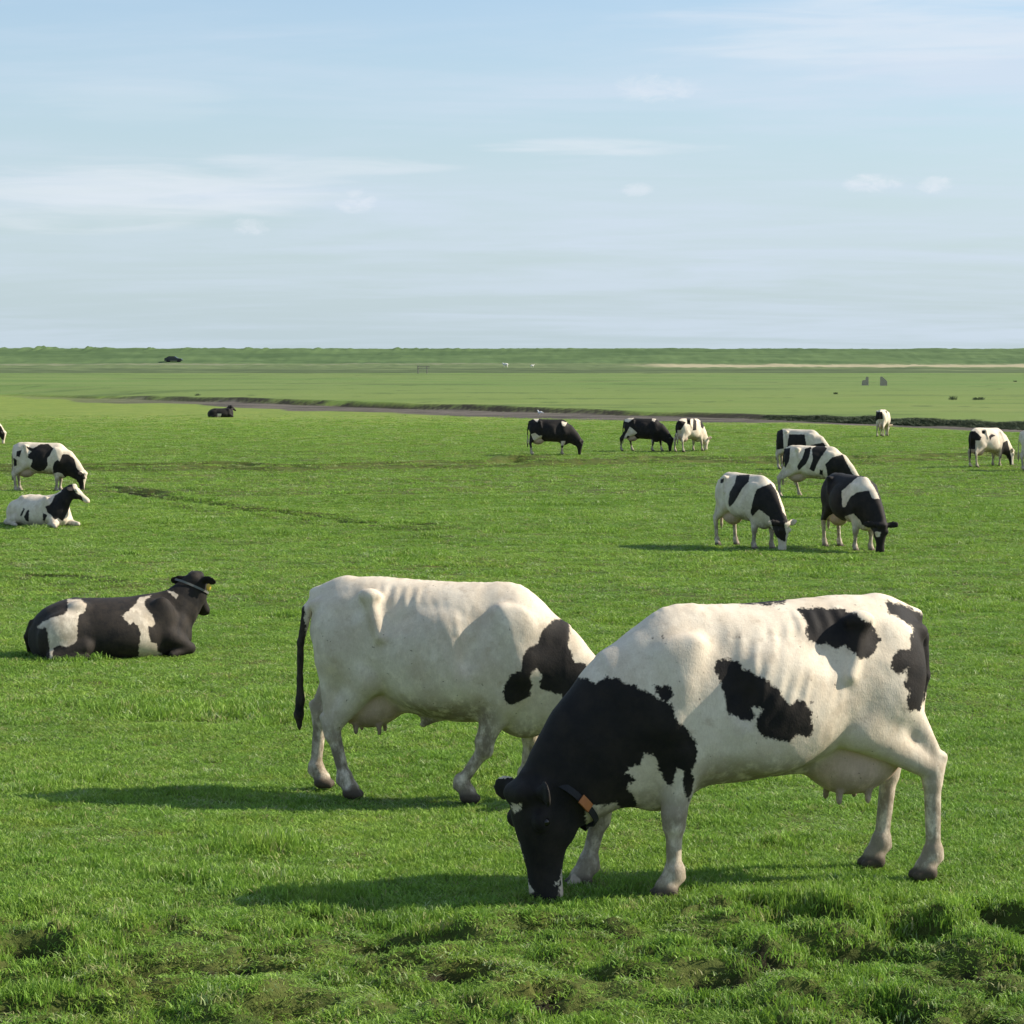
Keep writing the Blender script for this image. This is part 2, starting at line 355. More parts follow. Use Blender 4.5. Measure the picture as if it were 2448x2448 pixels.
# ------------------------------------------------------------------ implicit-surface cows
class Grid:
    def __init__(s, lo, hi, vox):
        s.lo = np.array(lo, float); s.vox = vox
        n = np.ceil((np.array(hi) - s.lo) / vox).astype(int) + 1; s.n = n
        s.ax = [s.lo[i] + vox * np.arange(n[i]) for i in range(3)]
        s.F = np.full(n, 0.3, np.float32)
    def win(s, lo, hi):
        i0 = [max(0, int(math.floor((lo[i] - s.lo[i]) / s.vox))) for i in range(3)]
        i1 = [min(int(s.n[i]), int(math.ceil((hi[i] - s.lo[i]) / s.vox)) + 1) for i in range(3)]
        if any(i1[k] <= i0[k] for k in range(3)): return None
        sl = tuple(slice(i0[k], i1[k]) for k in range(3))
        return sl, s.ax[0][sl[0]][:, None, None], s.ax[1][sl[1]][None, :, None], s.ax[2][sl[2]][None, None, :]
    def union(s, sl, d, k):
        a = s.F[sl]
        if k > 0:
            h = np.clip(.5 + .5 * (a - d) / k, 0, 1); s.F[sl] = a + (d - a) * h - k * h * (1 - h)
        else: s.F[sl] = np.minimum(a, d)
    def cut(s, sl, d, k):
        a = s.F[sl]; d = -d
        h = np.clip(.5 - .5 * (a - d) / k, 0, 1); s.F[sl] = a + (d - a) * h + k * h * (1 - h)
    def cone(s, a, b, r1, r2, k=.04, flat=1.0, axis=(0, 1, 0)):
        a = np.array(a, float); b = np.array(b, float); R = max(r1, r2) + k + s.vox * 2
        W = s.win(np.minimum(a, b) - R, np.maximum(a, b) + R)
        if W is None: return
        sl, X, Y, Z = W; ab = b - a; L = max(ab @ ab, 1e-9)
        t = np.clip(((X - a[0]) * ab[0] + (Y - a[1]) * ab[1] + (Z - a[2]) * ab[2]) / L, 0, 1)
        dx, dy, dz = X - a[0] - t * ab[0], Y - a[1] - t * ab[1], Z - a[2] - t * ab[2]
        q = dx * dx + dy * dy + dz * dz
        if flat != 1.0:
            n = np.array(axis, float); n /= np.linalg.norm(n); pr = dx * n[0] + dy * n[1] + dz * n[2]
            q = q + pr * pr * (1 / flat ** 2 - 1)
        d = np.sqrt(q) - (r1 + (r2 - r1) * t)
        s.union(sl, d, k)
    def chain(s, pts, k=.03, flat=1.0, axis=(0, 1, 0)):
        for (a, b) in zip(pts[:-1], pts[1:]): s.cone(a[:3], b[:3], a[3], b[3], k, flat, axis)
    def ell(s, c, r, k=.05, M=None, cut=False):
        c = np.array(c, float); r = np.array(r, float); R = max(r) + k + s.vox * 2
        W = s.win(c - R, c + R)
        if W is None: return
        sl, X, Y, Z = W; p = [X - c[0], Y - c[1], Z - c[2]]
        if M is not None: p = [p[0] * M[0][i] + p[1] * M[1][i] + p[2] * M[2][i] for i in range(3)]   # M columns are the local axes
        k0 = np.sqrt((p[0] / r[0]) ** 2 + (p[1] / r[1]) ** 2 + (p[2] / r[2]) ** 2)
        k1 = np.sqrt((p[0] / r[0] ** 2) ** 2 + (p[1] / r[1] ** 2) ** 2 + (p[2] / r[2] ** 2) ** 2)
        d = k0 * (k0 - 1) / np.maximum(k1, 1e-6)
        (s.cut if cut else s.union)(sl, d, k)
    def loft(s, org, A, B, Cc, tab, k=.04):
        """tab rows: t, top, bottom, halfwidth, exponent; A axis, B up, Cc side"""
        org, A, B, Cc = [np.array(v, float) for v in (org, A, B, Cc)]
        tab = np.array(tab, float); R = np.abs(tab[:, 1:4]).max() + k + .03
        e0, e1 = org + A * tab[0, 0], org + A * tab[-1, 0]
        ex = np.abs(B) * np.abs(tab[:, 1:3]).max() + np.abs(Cc) * tab[:, 3].max() + k + .05
        W = s.win(np.minimum(e0, e1) - ex, np.maximum(e0, e1) + ex)
        if W is None: return
        sl, X, Y, Z = W; X, Y, Z = X - org[0], Y - org[1], Z - org[2]
        t = X * A[0] + Y * A[1] + Z * A[2]; v = X * B[0] + Y * B[1] + Z * B[2]; u = X * Cc[0] + Y * Cc[1] + Z * Cc[2]
        s.union(sl, loft_d(t, v, u, tab), k)
    def mesh(s):
        F = s.F; ins = F < 0; n = F.shape
        c = ins[:-1, :-1, :-1].astype(np.int8)
        tot = np.zeros([k - 1 for k in n], np.int8)
        for i in (0, 1):
            for j in (0, 1):
                for k in (0, 1): tot += ins[i:n[0] - 1 + i, j:n[1] - 1 + j, k:n[2] - 1 + k]
        act = (tot > 0) & (tot < 8); I = np.argwhere(act)
        vid = np.full(act.shape, -1, np.int32); vid[act] = np.arange(len(I))
        acc = np.zeros((len(I), 3)); cnt = np.zeros(len(I))
        off = [(i, j, k) for i in (0, 1) for j in (0, 1) for k in (0, 1)]
        val = {o: F[I[:, 0] + o[0], I[:, 1] + o[1], I[:, 2] + o[2]].astype(float) for o in off}
        for a in off:
            for ax in range(3):
                if a[ax]: continue
                b = list(a); b[ax] = 1; b = tuple(b); fa, fb = val[a], val[b]
                m = (fa < 0) != (fb < 0)
                tt = np.where(m, fa / np.where(m, fa - fb, 1), 0)
                pnt = np.tile(np.array(a, float), (len(I), 1)); pnt[:, ax] = tt
                acc[m] += pnt[m]; cnt[m] += 1
        V = s.lo + s.vox * (I + acc / cnt[:, None])
        quads = []
        for ax in range(3):
            b1, b2 = (ax + 1) % 3, (ax + 2) % 3
            s0 = [slice(None)] * 3; s1 = [slice(None)] * 3; s0[ax] = slice(0, -1); s1[ax] = slice(1, None)
            ch = ins[tuple(s0)] != ins[tuple(s1)]
            E = np.argwhere(ch)
            E = E[(E[:, b1] > 0) & (E[:, b2] > 0) & (E[:, b1] < n[b1] - 1) & (E[:, b2] < n[b2] - 1)]
            flip = ins[E[:, 0], E[:, 1], E[:, 2]]
            def cell(d1, d2):
                q = E.copy(); q[:, b1] -= d1; q[:, b2] -= d2; return vid[q[:, 0], q[:, 1], q[:, 2]]
            q = np.stack([cell(1, 1), cell(0, 1), cell(0, 0), cell(1, 0)], 1)
            q[~flip] = q[~flip][:, ::-1]; quads.append(q)
        Qd = np.concatenate(quads); Qd = Qd[(Qd >= 0).all(1)]
        return V, Qd

def hermite(x, xs, ys):
    m = np.gradient(ys, xs); i = np.clip(np.searchsorted(xs, x) - 1, 0, len(xs) - 2)
    h = xs[i + 1] - xs[i]; t = np.clip((x - xs[i]) / h, 0, 1)
    return (2 * t ** 3 - 3 * t ** 2 + 1) * ys[i] + (t ** 3 - 2 * t ** 2 + t) * h * m[i] + (-2 * t ** 3 + 3 * t ** 2) * ys[i + 1] + (t ** 3 - t ** 2) * h * m[i + 1]
def loft_d(t, v, u, tab, split=.42):
    T = tab[:, 0]; top = hermite(t, T, tab[:, 1]); bot = hermite(t, T, tab[:, 2]); wd = np.maximum(hermite(t, T, tab[:, 3]), .008)
    pe = np.interp(t, T, tab[:, 4])
    zc = bot + (top - bot) * split; hu = np.maximum(top - zc, .008); hl = np.maximum(zc - bot, .008)
    vv = v - zc; h = np.where(vv > 0, hu, hl); pe = np.where(vv > 0, pe, 2.15)
    rho = (np.abs(u / wd) ** pe + np.abs(vv / h) ** pe + 1e-9) ** (1 / pe)
    d = (rho - 1) * np.minimum(wd, h) * np.where(rho < 1, .9, .95)
    return np.maximum(d, np.maximum(t - T[-1], T[0] - t))

TRUNK = [  # x, top, bottom, half width, exponent of the upper half
    (-.81, 1.13, 1.04, .05, 2), (-.78, 1.25, .96, .13, 2), (-.73, 1.335, .86, .195, 2.0), (-.66, 1.395, .76, .24, 2.1), (-.56, 1.425, .72, .265, 2.1), (-.42, 1.445, .71, .29, 2.1),
    (-.22, 1.435, .62, .315, 2.0), (-.02, 1.43, .56, .345, 1.95), (.18, 1.425, .53, .355, 1.9), (.36, 1.425, .52, .325, 1.8), (.50, 1.425, .50, .285, 1.65), (.62, 1.395, .50, .245, 1.65),
    (.72, 1.30, .54, .205, 1.8), (.80, 1.16, .62, .155, 2), (.86, 1.02, .74, .06, 2)]
LYING = [
    (-1.00, .34, .16, .06, 2), (-.95, .44, .04, .20, 2), (-.85, .55, -.05, .32, 2), (-.70, .63, -.06, .38, 2.1), (-.55, .675, -.06, .40, 2.1), (-.35, .68, -.06, .43, 2.0),
    (-.10, .675, -.06, .46, 2.0), (.15, .68, -.06, .45, 1.9), (.35, .705, -.06, .40, 1.8), (.50, .70, -.05, .33, 1.7), (.64, .64, -.02, .27, 1.7), (.76, .60, .04, .20, 1.9), (.85, .46, .14, .07, 2)]
HEAD = [
    (-.05, .01, -.07, .03, 2), (-.02, .045, -.11, .08, 2), (.05, .062, -.155, .108, 2.2), (.13, .068, -.185, .122, 2.4), (.20, .064, -.185, .116, 2.4), (.29, .052, -.155, .094, 2.4),
    (.38, .042, -.118, .076, 2.3), (.46, .042, -.100, .078, 2.3), (.52, .038, -.090, .084, 2.4), (.56, .020, -.068, .070, 2.2), (.585, -.005, -.045, .03, 2)]

def norm(v): v = np.array(v, float); return v / np.linalg.norm(v)

def hind_leg(G, s, foot, hock, lat=.16, stifle=(-.38, .80), hip=(-.555, 1.02)):
    fx, hx, hz = foot, hock[0], hock[1]
    y = s * lat
    G.ell((hip[0], s * .165, 1.01), (.195, .11, .30), .06)
    G.cone((hip[0] + .02, s * .17, .95), (stifle[0], s * .20, stifle[1]), .15, .10, .06, .75)
    G.cone((stifle[0] - .01, s * .195, stifle[1]), (hx + .03, y, hz), .11, .056, .06, .8)
    G.cone((hip[0] - .09, s * .15, .88), (hx + .005, y, hz + .07), .095, .036, .05, .75)
    G.cone((hx - .028, y, hz + .055), (hx + .02, y, hz - .06), .034, .050, .02, .8)      # point of hock
    G.cone((hx + .022, y, hz), (fx - .035, y, .135), .047, .038, .03, .85)
    leg_end(G, s, fx, y, z0=.135)
def leg_end(G, s, fx, y, z0=.135):
    G.cone((fx - .035, y, z0 + .005), (fx - .032, y, z0 - .01), .053, .052, .015, .9)
    G.cone((fx - .075, y, z0 - .035), (fx - .06, y, z0 - .04), .018, .018, .02)             # dew claw
    G.cone((fx - .03, y, z0 - .02), (fx + .012, y, .055), .050, .054, .02, .95)
    for q in (-1, 1):                                                                       # two claws
        G.cone((fx + .00, y + q * .026, .035), (fx + .062, y + q * .026, .020), .042, .028, .012)
def fore_leg(G, s, foot, knee, elbow=(.50, .74), lat=.165):
    y = s * lat; ex, ez = elbow
    G.ell((.55, s * .175, .99), (.14, .075, .28), .13, norm_frame((.25, 0, 1)))
    G.cone((.66, s * .17, .90), (ex, s * .17, ez), .125, .105, .07, .75)
    G.cone((ex, s * .17, ez), (knee[0], y, knee[1] + .03), .108, .060, .05, .85)
    G.cone((knee[0], y, knee[1] + .025), (knee[0], y, knee[1] - .03), .063, .058, .02, .95)
    G.cone((knee[0], y, knee[1] - .02), (foot - .03, y, .13), .043, .037, .025, .9)
    leg_end(G, s, foot, y, .13)
def norm_frame(zax):
    z = norm(zax); y = np.array([0, 1, 0.]); x = norm(np.cross(y, z)); y = np.cross(z, x)
    return np.stack([x, y, z], 1)

def head_frame(hd):
    a = norm(hd['axis']); b = np.array(hd['up'], float); b = norm(b - a * (a @ b)); c = np.cross(b, a)
    return a, b, c
def build_head(G, hd, fine):
    P = np.array(hd['poll'], float); a, b, c = head_frame(hd); S = hd.get('scale', 1.0)
    tab = [(r[0] * S, r[1] * S, r[2] * S, r[3] * S, r[4]) for r in HEAD]
    G.loft(P, a, b, c, tab, .05)
    L = lambda t, v, u: P + S * (a * t + b * v + c * u)
    G.cone(L(.03, .045, -.045), L(.03, .045, .045), .045, .045, .04)                       # poll ridge
    for q in (-1, 1):
        G.ell(L(.155, .020, q * .108), (.045, .035, .028), .03, np.stack([a, b, c], 1))     # brow
        G.ell(L(.20, -.125, q * .075), (.09, .065, .035), .05, np.stack([a, b, c], 1))      # cheek
        e = norm(c * q * hd.get('ear_out', 1.0) - a * .10 - b * hd.get('ear_back', .25)); f = norm(np.cross(e, a)); g = np.cross(e, f)
        R = np.stack([e, f, g], 1)
        G.cone(L(.03, -.02, q * .085), L(.03, -.02, q * .085) + e * .05, .03, .03, .03)
        G.ell(L(.035, -.025, q * .10) + e * .115 * hd.get('ear_len', 1), (.128 * hd.get('ear_len', 1), max(.016, G.vox * .9), .066 * max(1, G.vox / .02) ** .5), .015, R)
        if fine:
            G.ell(L(.545, .012, q * .045), (.018, .013, .012), .012, np.stack([a, b, c], 1), cut=True)
            G.ell(L(.16, -.004, q * .128), (.020, .014, .012), .010, np.stack([a, b, c], 1), cut=True)
    if fine: G.ell(L(.55, -.066, 0), (.05, .006, .09), .012, np.stack([a, b, c], 1), cut=True)   # mouth line

def sd_poly(px, py, poly):
    """signed distance in px, positive inside"""
    poly = np.array(poly, float); d = np.full(px.shape, 1e9); inside = np.zeros(px.shape, bool); n = len(poly)
    for i in range(n):
        a, b = poly[i], poly[(i + 1) % n]; ab = b - a
        t = np.clip(((px - a[0]) * ab[0] + (py - a[1]) * ab[1]) / max(ab @ ab, 1e-9), 0, 1)
        d = np.minimum(d, np.hypot(px - a[0] - t * ab[0], py - a[1] - t * ab[1]))
        cnd = (a[1] > py) != (b[1] > py)
        xi = a[0] + (py - a[1]) * ab[0] / (ab[1] if abs(ab[1]) > 1e-9 else 1e-9)
        inside ^= cnd & (px < xi)
    return np.where(inside, d, -d)

# coat: signed patch field in metres, thresholded with noise in the shader
m_coat, t, p, o = mat('cow_coat')
co = t.node('ShaderNodeTexCoord').outputs['Object']
nb = t.math('SUBTRACT', t.noise(co, 22, 4, .65), .5); nb2 = t.math('SUBTRACT', t.noise(co, 75, 3, .6), .5)
vb = t.math('ADD', t.attr('black'), t.math('ADD', t.math('MULTIPLY', nb, .050), t.math('MULTIPLY', nb2, .034)))
isb = t.ramp(vb, -.006, .006)
wh = t.mix(t.ramp(t.noise(co, 5, 5, .6), .35, .7), (.79, .705, .56), (.70, .60, .455))
pinkc = t.mix(t.noise(co, 14, 4), (.52, .33, .25), (.62, .44, .35))
wh = t.mix(t.math('MULTIPLY', t.attr('pink'), .75), wh, pinkc)
dn = t.ramp(t.noise(t.mapping(co, (1, 1, .6)), 13, 6, .7), .30, .58)
wh = t.mix(t.math('MULTIPLY', t.attr('dirt'), dn), wh, (.13, .10, .065))
dn2 = t.ramp(t.noise(t.mapping(co, (1, 1, .8), (7, 3, 1)), 4.2, 7, .72), .43, .68)
wh = t.mix(t.math('MULTIPLY', dn2, .50), wh, (.44, .36, .26))
dn3 = t.ramp(t.noise(t.mapping(co, (1, 1, 1.3), (2, 5, 3)), 11, 6, .7), .54, .70)
wh = t.mix(t.math('MULTIPLY', dn3, .40), wh, (.40, .31, .21))
spk = t.ramp(t.noise(co, 34, 2, .5), .72, .76)
wh = t.mix(t.math('MULTIPLY', spk, .7), wh, (.10, .085, .07))
bk = t.mix(t.ramp(t.noise(co, 9, 4), .35, .7), (.0075, .007, .007), (.017, .0135, .011))
bk = t.mix(t.math('MULTIPLY', t.math('MULTIPLY', t.attr('dirt'), dn), .45), bk, (.09, .07, .05))  # brown over black: dirt, plus painted sun warmth on the lying cow
hair = t.noise(t.mapping(co, (1, 1, .35)), 140, 3, .7)
wh = t.mix(1.0, wh, t.mix(t.ramp(hair, .3, .7), (.93, .92, .91), (1.03, 1.03, 1.03)), blend='MULTIPLY')
cc = t.mix(isb, wh, bk)
cc = t.mix(t.attr('hoof'), cc, t.mix(t.noise(co, 40, 3), (.045, .036, .026), (.11, .085, .06)))
t.put(p.inputs['Base Color'], cc); p.inputs['Roughness'].default_value = .72; p.inputs['Specular IOR Level'].default_value = .22
p.inputs['Sheen Weight'].default_value = .02; p.inputs['Sheen Roughness'].default_value = .5
bn = t.node('ShaderNodeBump'); bn.inputs['Strength'].default_value = .28; bn.inputs['Distance'].default_value = .006
fur = t.math('ADD', t.noise(t.mapping(co, (1, 1, .45)), 160, 3, .7), t.math('MULTIPLY', t.noise(co, 28, 4, .6), 1.6))
t.put(bn.inputs['Height'], fur); t.l.new(bn.outputs[0], p.inputs['Normal'])
m_eye = simple_mat('eye_dark', (.010, .008, .007), .12)
m_strap = simple_mat('collar_strap_dark', (.012, .012, .013), .8, .3, 60, .2)
m_strapw = simple_mat('collar_strap_pale', (.15, .15, .14), .9, .2, 60, .2)
m_orange = simple_mat('orange_plastic', (.40, .14, .04), .5, .25, 40)
m_yellow = simple_mat('yellow_plastic', (.62, .42, .06), .45, .15, 40)

GRAZE = dict(
    neck=[(.50, 0, .98, .34), (.74, 0, .88, .315), (.96, 0, .72, .235), (1.12, 0, .56, .175), (1.22, 0, .46, .125)],
    head=dict(poll=(1.30, 0, .585), axis=(-.10, 0, -1), up=(1, 0, 0)))
def cow(label, anchor, heading, vox, legs=None, neck=None, head=None, trunk=None, polys=None, base='white', tf=(0, 0, 1), scale=1.0, lying=False,
        tail=None, fine=False, udder=True, group='dairy cows on the pasture', white_legs=None, seed=0, dirt=1.0, whole_head=None, udder_z=.60, whites=None, legs_lat=(.16, .165), ribs=1.0, extra=None, far_blobs=3, zoff=0.0, tail_dirt_shade=.9, body_dirt_sun=.10):
    """legs: dict of (near/far) positions; left = +y"""
    neck = neck or GRAZE['neck']; head = head or GRAZE['head']
    allp = [n[:3] for n in neck] + [np.array(head['poll']) + norm(head['axis']) * .6]
    hi = np.max(np.array(allp), 0) + .36; lo = np.min(np.array(allp), 0) - .36
    lo = np.minimum(lo, (-1.22, -.56, -.05)); hi = np.maximum(hi, (.95, .56, 1.56 if not lying else 1.0)); lo[2] = -.08
    G = Grid(lo, hi, vox)
    tab = np.array(trunk or (LYING if lying else TRUNK), float)
    G.loft((0, 0, 0), (1, 0, 0), (0, 0, 1), (0, 1, 0), tab, 0.0)
    if not lying:
        for s in (-1, 1):
            G.ell((-.36, s * .245, 1.345), (.075, .055, .045), .045)                           # hook bone
            G.cone((-.36, s * .25, 1.33), (-.275, s * .305, 1.08), .036, .028, .055)            # edge down from the hook
            G.ell((-.745, s * .105, 1.255), (.055, .042, .045), .045)                              # pin bone
            G.ell((-.60, s * .285, 1.255), (.16, .075, .11), .07, cut=True)                    # hollow between hook and pin
            G.ell((-.15, s * .40, 1.215), (.14, .11, .125), .07, cut=True)                  # flank hollow
            G.cone((.50, s * .205, 1.25), (.635, s * .235, .86), .030, .040, .07)             # spine of the shoulder blade
            G.ell((.08, s * .24, .92), (.30, .13, .30), .08)                                  # rib barrel
            G.ell((.33, s * .37, 1.10), (.06, .06, .22), .06, norm_frame((.15, 0, 1)), cut=True) # behind the shoulder
        G.cone((-.58, 0, 1.37), (-.79, 0, 1.325), .045, .035, .08)
        G.ell((.63, 0, .56), (.17, .12, .15), .12)                                             # brisket
        L = legs or {}
        for s, nm in ((1, 'left'), (-1, 'right')):
            hd, fr = L.get(nm, ((-.66, (-.76, .52)), (.55, (.54, .40))))
            hind_leg(G, s, hd[0], hd[1], legs_lat[0])
            fore_leg(G, s, fr[0], fr[1], fr[2] if len(fr) > 2 else (.50, .74), legs_lat[1])
        if extra: extra(G)
        if udder:
            G.ell((-.43, 0, udder_z), (.235, .165, .175), .05)
            G.ell((-.58, 0, udder_z + .06), (.14, .14, .16), .06)
            G.cone((-.30, 0, udder_z + .03), (-.02, 0, .60), .09, .04, .08)
            if fine:
                for s in (-1, 1):
                    for tx in (-.34, -.50): G.cone((tx, s * .075, udder_z - .145), (tx + .005, s * .080, udder_z - .200), .020, .014, .02)
        tl = tail or [(-.76, 0, 1.325, .036), (-.82, .01, 1.22, .030), (-.845, .01, 1.0, .025), (-.85, .01, .72, .022), (-.85, .01, .56, .034), (-.85, .01, .42, .030), (-.85, .01, .33, .012)]
        G.chain([(x, y, z, max(r, vox * .75)) for x, y, z, r in tl], .02)
    else:
        for s in (-1, 1):
            G.ell((-.62, s * .30, .26), (.30, .15, .29), .09)                                 # folded thigh
            G.cone((-.42, s * .40, .16), (-.78, s * .44, .07), .10, .055, .06)               # gaskin and hock
            G.cone((-.78, s * .44, .07), (-.40, s * .50, .04), .05, .04, .04)                # cannon
            G.cone((-.40, s * .50, .04), (-.28, s * .51, .03), .045, .035, .03)
            G.ell((-.45, s * .22, .60), (.09, .06, .06), .09)
            G.ell((.48, s * .24, .44), (.15, .09, .25), .08)
            G.cone((.55, s * .24, .24), (.80, s * .20, .09), .11, .065, .06)                 # folded fore leg
            G.cone((.80, s * .20, .08), (.58, s * .30, .03), .055, .04, .04)
        if extra: extra(G)
        tl = tail or [(-.96, 0, .42, .035), (-1.02, .06, .25, .028), (-.98, .16, .08, .025), (-.85, .30, .03, .035)]
        G.chain([(x, y, z, max(r, vox * .75)) for x, y, z, r in tl], .02)
    G.chain(neck, .12 if not lying else .10, .60)
    build_head(G, head, fine)
    V, Qd = G.mesh()
    # ---- relief on the living surface
    E1 = V[Qd[:, 2]] - V[Qd[:, 0]]; E2 = V[Qd[:, 3]] - V[Qd[:, 1]]; fn = np.cross(E1, E2)
    N = np.zeros_like(V)
    for k in range(4): np.add.at(N, Qd[:, k], fn)
    N /= np.maximum(np.linalg.norm(N, axis=1, keepdims=True), 1e-12)
    if fine and ribs:
        x, y, z = V.T
        ph = (x + .42 * (z - 1.3) * -1.0 * -1) / .078
        msk = sstep(-.30, -.16, x) * sstep(.42, .26, x) * sstep(.72, .95, z) * sstep(1.38, 1.26, z) * sstep(.15, .22, np.abs(y))
        disp = np.clip(.5 + 2.2 * fbm(x / .12, z / .15, 95, 2), .1, 1.2) * .0030 * ribs * np.sin(2 * np.pi * ph) * msk
        sp_ = sstep(.05, .0, np.abs(y)) * sstep(1.33, 1.40, z) * sstep(-.6, -.4, x)
        disp += .0016 * np.sin(2 * np.pi * (x + .02 * np.sin(x * 19)) / .062) * sp_
        tr_ = sstep(-.34, -.28, x) * sstep(.0, -.06, x) * sstep(1.25, 1.33, z) * sstep(.10, .16, np.abs(y)) * sstep(.33, .24, np.abs(y))
        disp += .0035 * np.sin(2 * np.pi * x / .075) * tr_
        disp += .018 * fbm(x / .20 + 3, z / .24 + y, 90, 3) * sstep(.5, .7, z)
        V = V + N * disp[:, None]
    # ---- place
    g = np.array(anchor, float)
    th = math.radians(heading); ct, st = math.cos(th), math.sin(th)
    R = np.array([[ct, -st, 0], [st, ct, 0], [0, 0, 1.0]])
    g[2] += zoff
    W = (V * scale) @ R.T + g
    NW = N @ R.T
    px, py, fw = to_px(W)
    view = norm(np.array([0, 0, CAMZ]) - g); nv = NW @ view
    camside = np.sign((R.T @ (np.array([0, 0, CAMZ]) - g))[1])
    fy = np.maximum(0, -V[:, 1] * camside)
    # head mask
    a, b, c = head_frame(head); rel = V - np.array(head['poll']); ht = rel @ a
    hm = (ht > -.02) & (np.linalg.norm(rel - np.outer(ht, a), axis=1) < .30) & (ht < .66)
    if not lying: hm &= V[:, 0] > .80
    ox, oy, k_ = tf
    mpp = fw / FPX
    v = np.full(len(V), -.3)
    for pl in (polys or []):
        P_ = [(ox + q[0] / k_, oy + q[1] / k_) for q in pl]
        v = np.maximum(v, np.clip(sd_poly(px, py, P_) * mpp, -.3, .3))
    for pl in (whites or []):
        v = np.minimum(v, np.clip(-sd_poly(px, py, [(ox + q[0] / k_, oy + q[1] / k_) for q in pl]) * mpp + .008, -.3, .3))
    shrink = np.where(hm, 0, .30 * np.maximum(0, -nv - .1)) + np.where((fy > .06) & (V[:, 2] < .66) & ~hm & (not lying), .3, 0)
    v = v - shrink
    rr = np.random.default_rng(seed + 5)
    if far_blobs:
        bl = np.full(len(V), -.3)
        for q in range(far_blobs):
            cx, cz, r = rr.uniform(-.7, .6), rr.uniform(.25, .55) if lying else rr.uniform(.85, 1.3), rr.uniform(.12, .24)
            bl = np.maximum(bl, r - np.hypot((V[:, 0] - cx) * .8, V[:, 2] - cz))
        bl = np.minimum(bl, (fy - .10) * 1.0); bl = np.where(hm, -.3, bl)
        v = np.maximum(v, bl)
    if base == 'black':
        v = -v
    if white_legs and not lying: v = np.where(hm, v, np.minimum(v, V[:, 2] - white_legs))
    z = V[:, 2]
    hoof = sstep(.085, .045, z) if not lying else np.zeros(len(V))
    hoof = np.where(hm | (V[:, 0] > 1.05), 0, hoof)
    pink = np.zeros(len(V))
    if udder and not lying:
        du = np.sqrt(((V[:, 0] + .46) / .30) ** 2 + (V[:, 1] / .20) ** 2 + ((z - udder_z + .02) / .24) ** 2)
        pink = np.maximum(pink, sstep(1.12, .88, du) * (np.abs(V[:, 1]) < .19))
        v = np.where(du < .95, np.minimum(v, -.05), v)
    pink = np.maximum(pink, sstep(.50, .54, ht) * hm * .6)
    dt = np.maximum(sstep(.70, .34, z) * .80, sstep(.80, .56, z) * sstep(-.35, -.1, V[:, 0]) * sstep(.6, .4, V[:, 0]) * .80) if not lying else sstep(.30, .0, z) * .5
    dt = np.maximum(dt, sstep(-.55, -.8, V[:, 0]) * sstep(1.0, .6, z) * .55 if not lying else 0)
    if not lying: dt = np.maximum(dt, sstep(-.82, -.85, V[:, 0]) * sstep(1.25, 1.1, z) * tail_dirt_shade * (np.abs(V[:, 1]) < .12))  # tail dirt, with the tail's shade painted in as well
    dt = np.where(hm, .15, np.maximum(dt, body_dirt_sun * sstep(1.42, 1.1, z))) * dirt
    me = np_mesh('cow', (V * scale), Qd, m_coat)
    fattr(me, 'black', v); fattr(me, 'pink', pink); fattr(me, 'dirt', np.clip(dt, 0, 1)); fattr(me, 'hoof', hoof)
    root = bpy.data.objects.new('cow', None); C.objects.link(root); root.location = g; root.rotation_euler = (0, 0, th); root.empty_display_size = .3
    tag(root, label, 'cow', group)
    me.name = 'body'
    body = bpy.data.objects.new('body', me); C.objects.link(body); body.parent = root
    if fine or vox < .03:
        S = head.get('scale', 1.0); P = np.array(head['poll'])
        for q in (-1, 1):
            c0 = (P + S * (a * .16 + b * -.004 + c * q * .114)) * scale
            uv_sphere('eye', c0, .021 * scale, m_eye, root)
    return root, head, V * scale

def uv_sphere(name, c, r, m, parent, nu=12, nv=8, sc_=(1, 1, 1)):
    v = [(c[0], c[1], c[2] + r * sc_[2])]; f = []
    for i in range(1, nv):
        for j in range(nu):
            p_, q_ = math.pi * i / nv, 2 * math.pi * j / nu
            v.append((c[0] + r * sc_[0] * math.sin(p_) * math.cos(q_), c[1] + r * sc_[1] * math.sin(p_) * math.sin(q_), c[2] + r * sc_[2] * math.cos(p_)))
    v.append((c[0], c[1], c[2] - r * sc_[2])); n = len(v)
    for j in range(nu):
        f.append((0, 1 + j, 1 + (j + 1) % nu)); f.append((n - 1, n - 1 - nu + (j + 1) % nu, n - 1 - nu + j))
        for i in range(nv - 2):
            a_ = 1 + i * nu; f.append((a_ + j, a_ + nu + j, a_ + nu + (j + 1) % nu, a_ + (j + 1) % nu))
    return mesh_obj(name, v, f, m, parent)
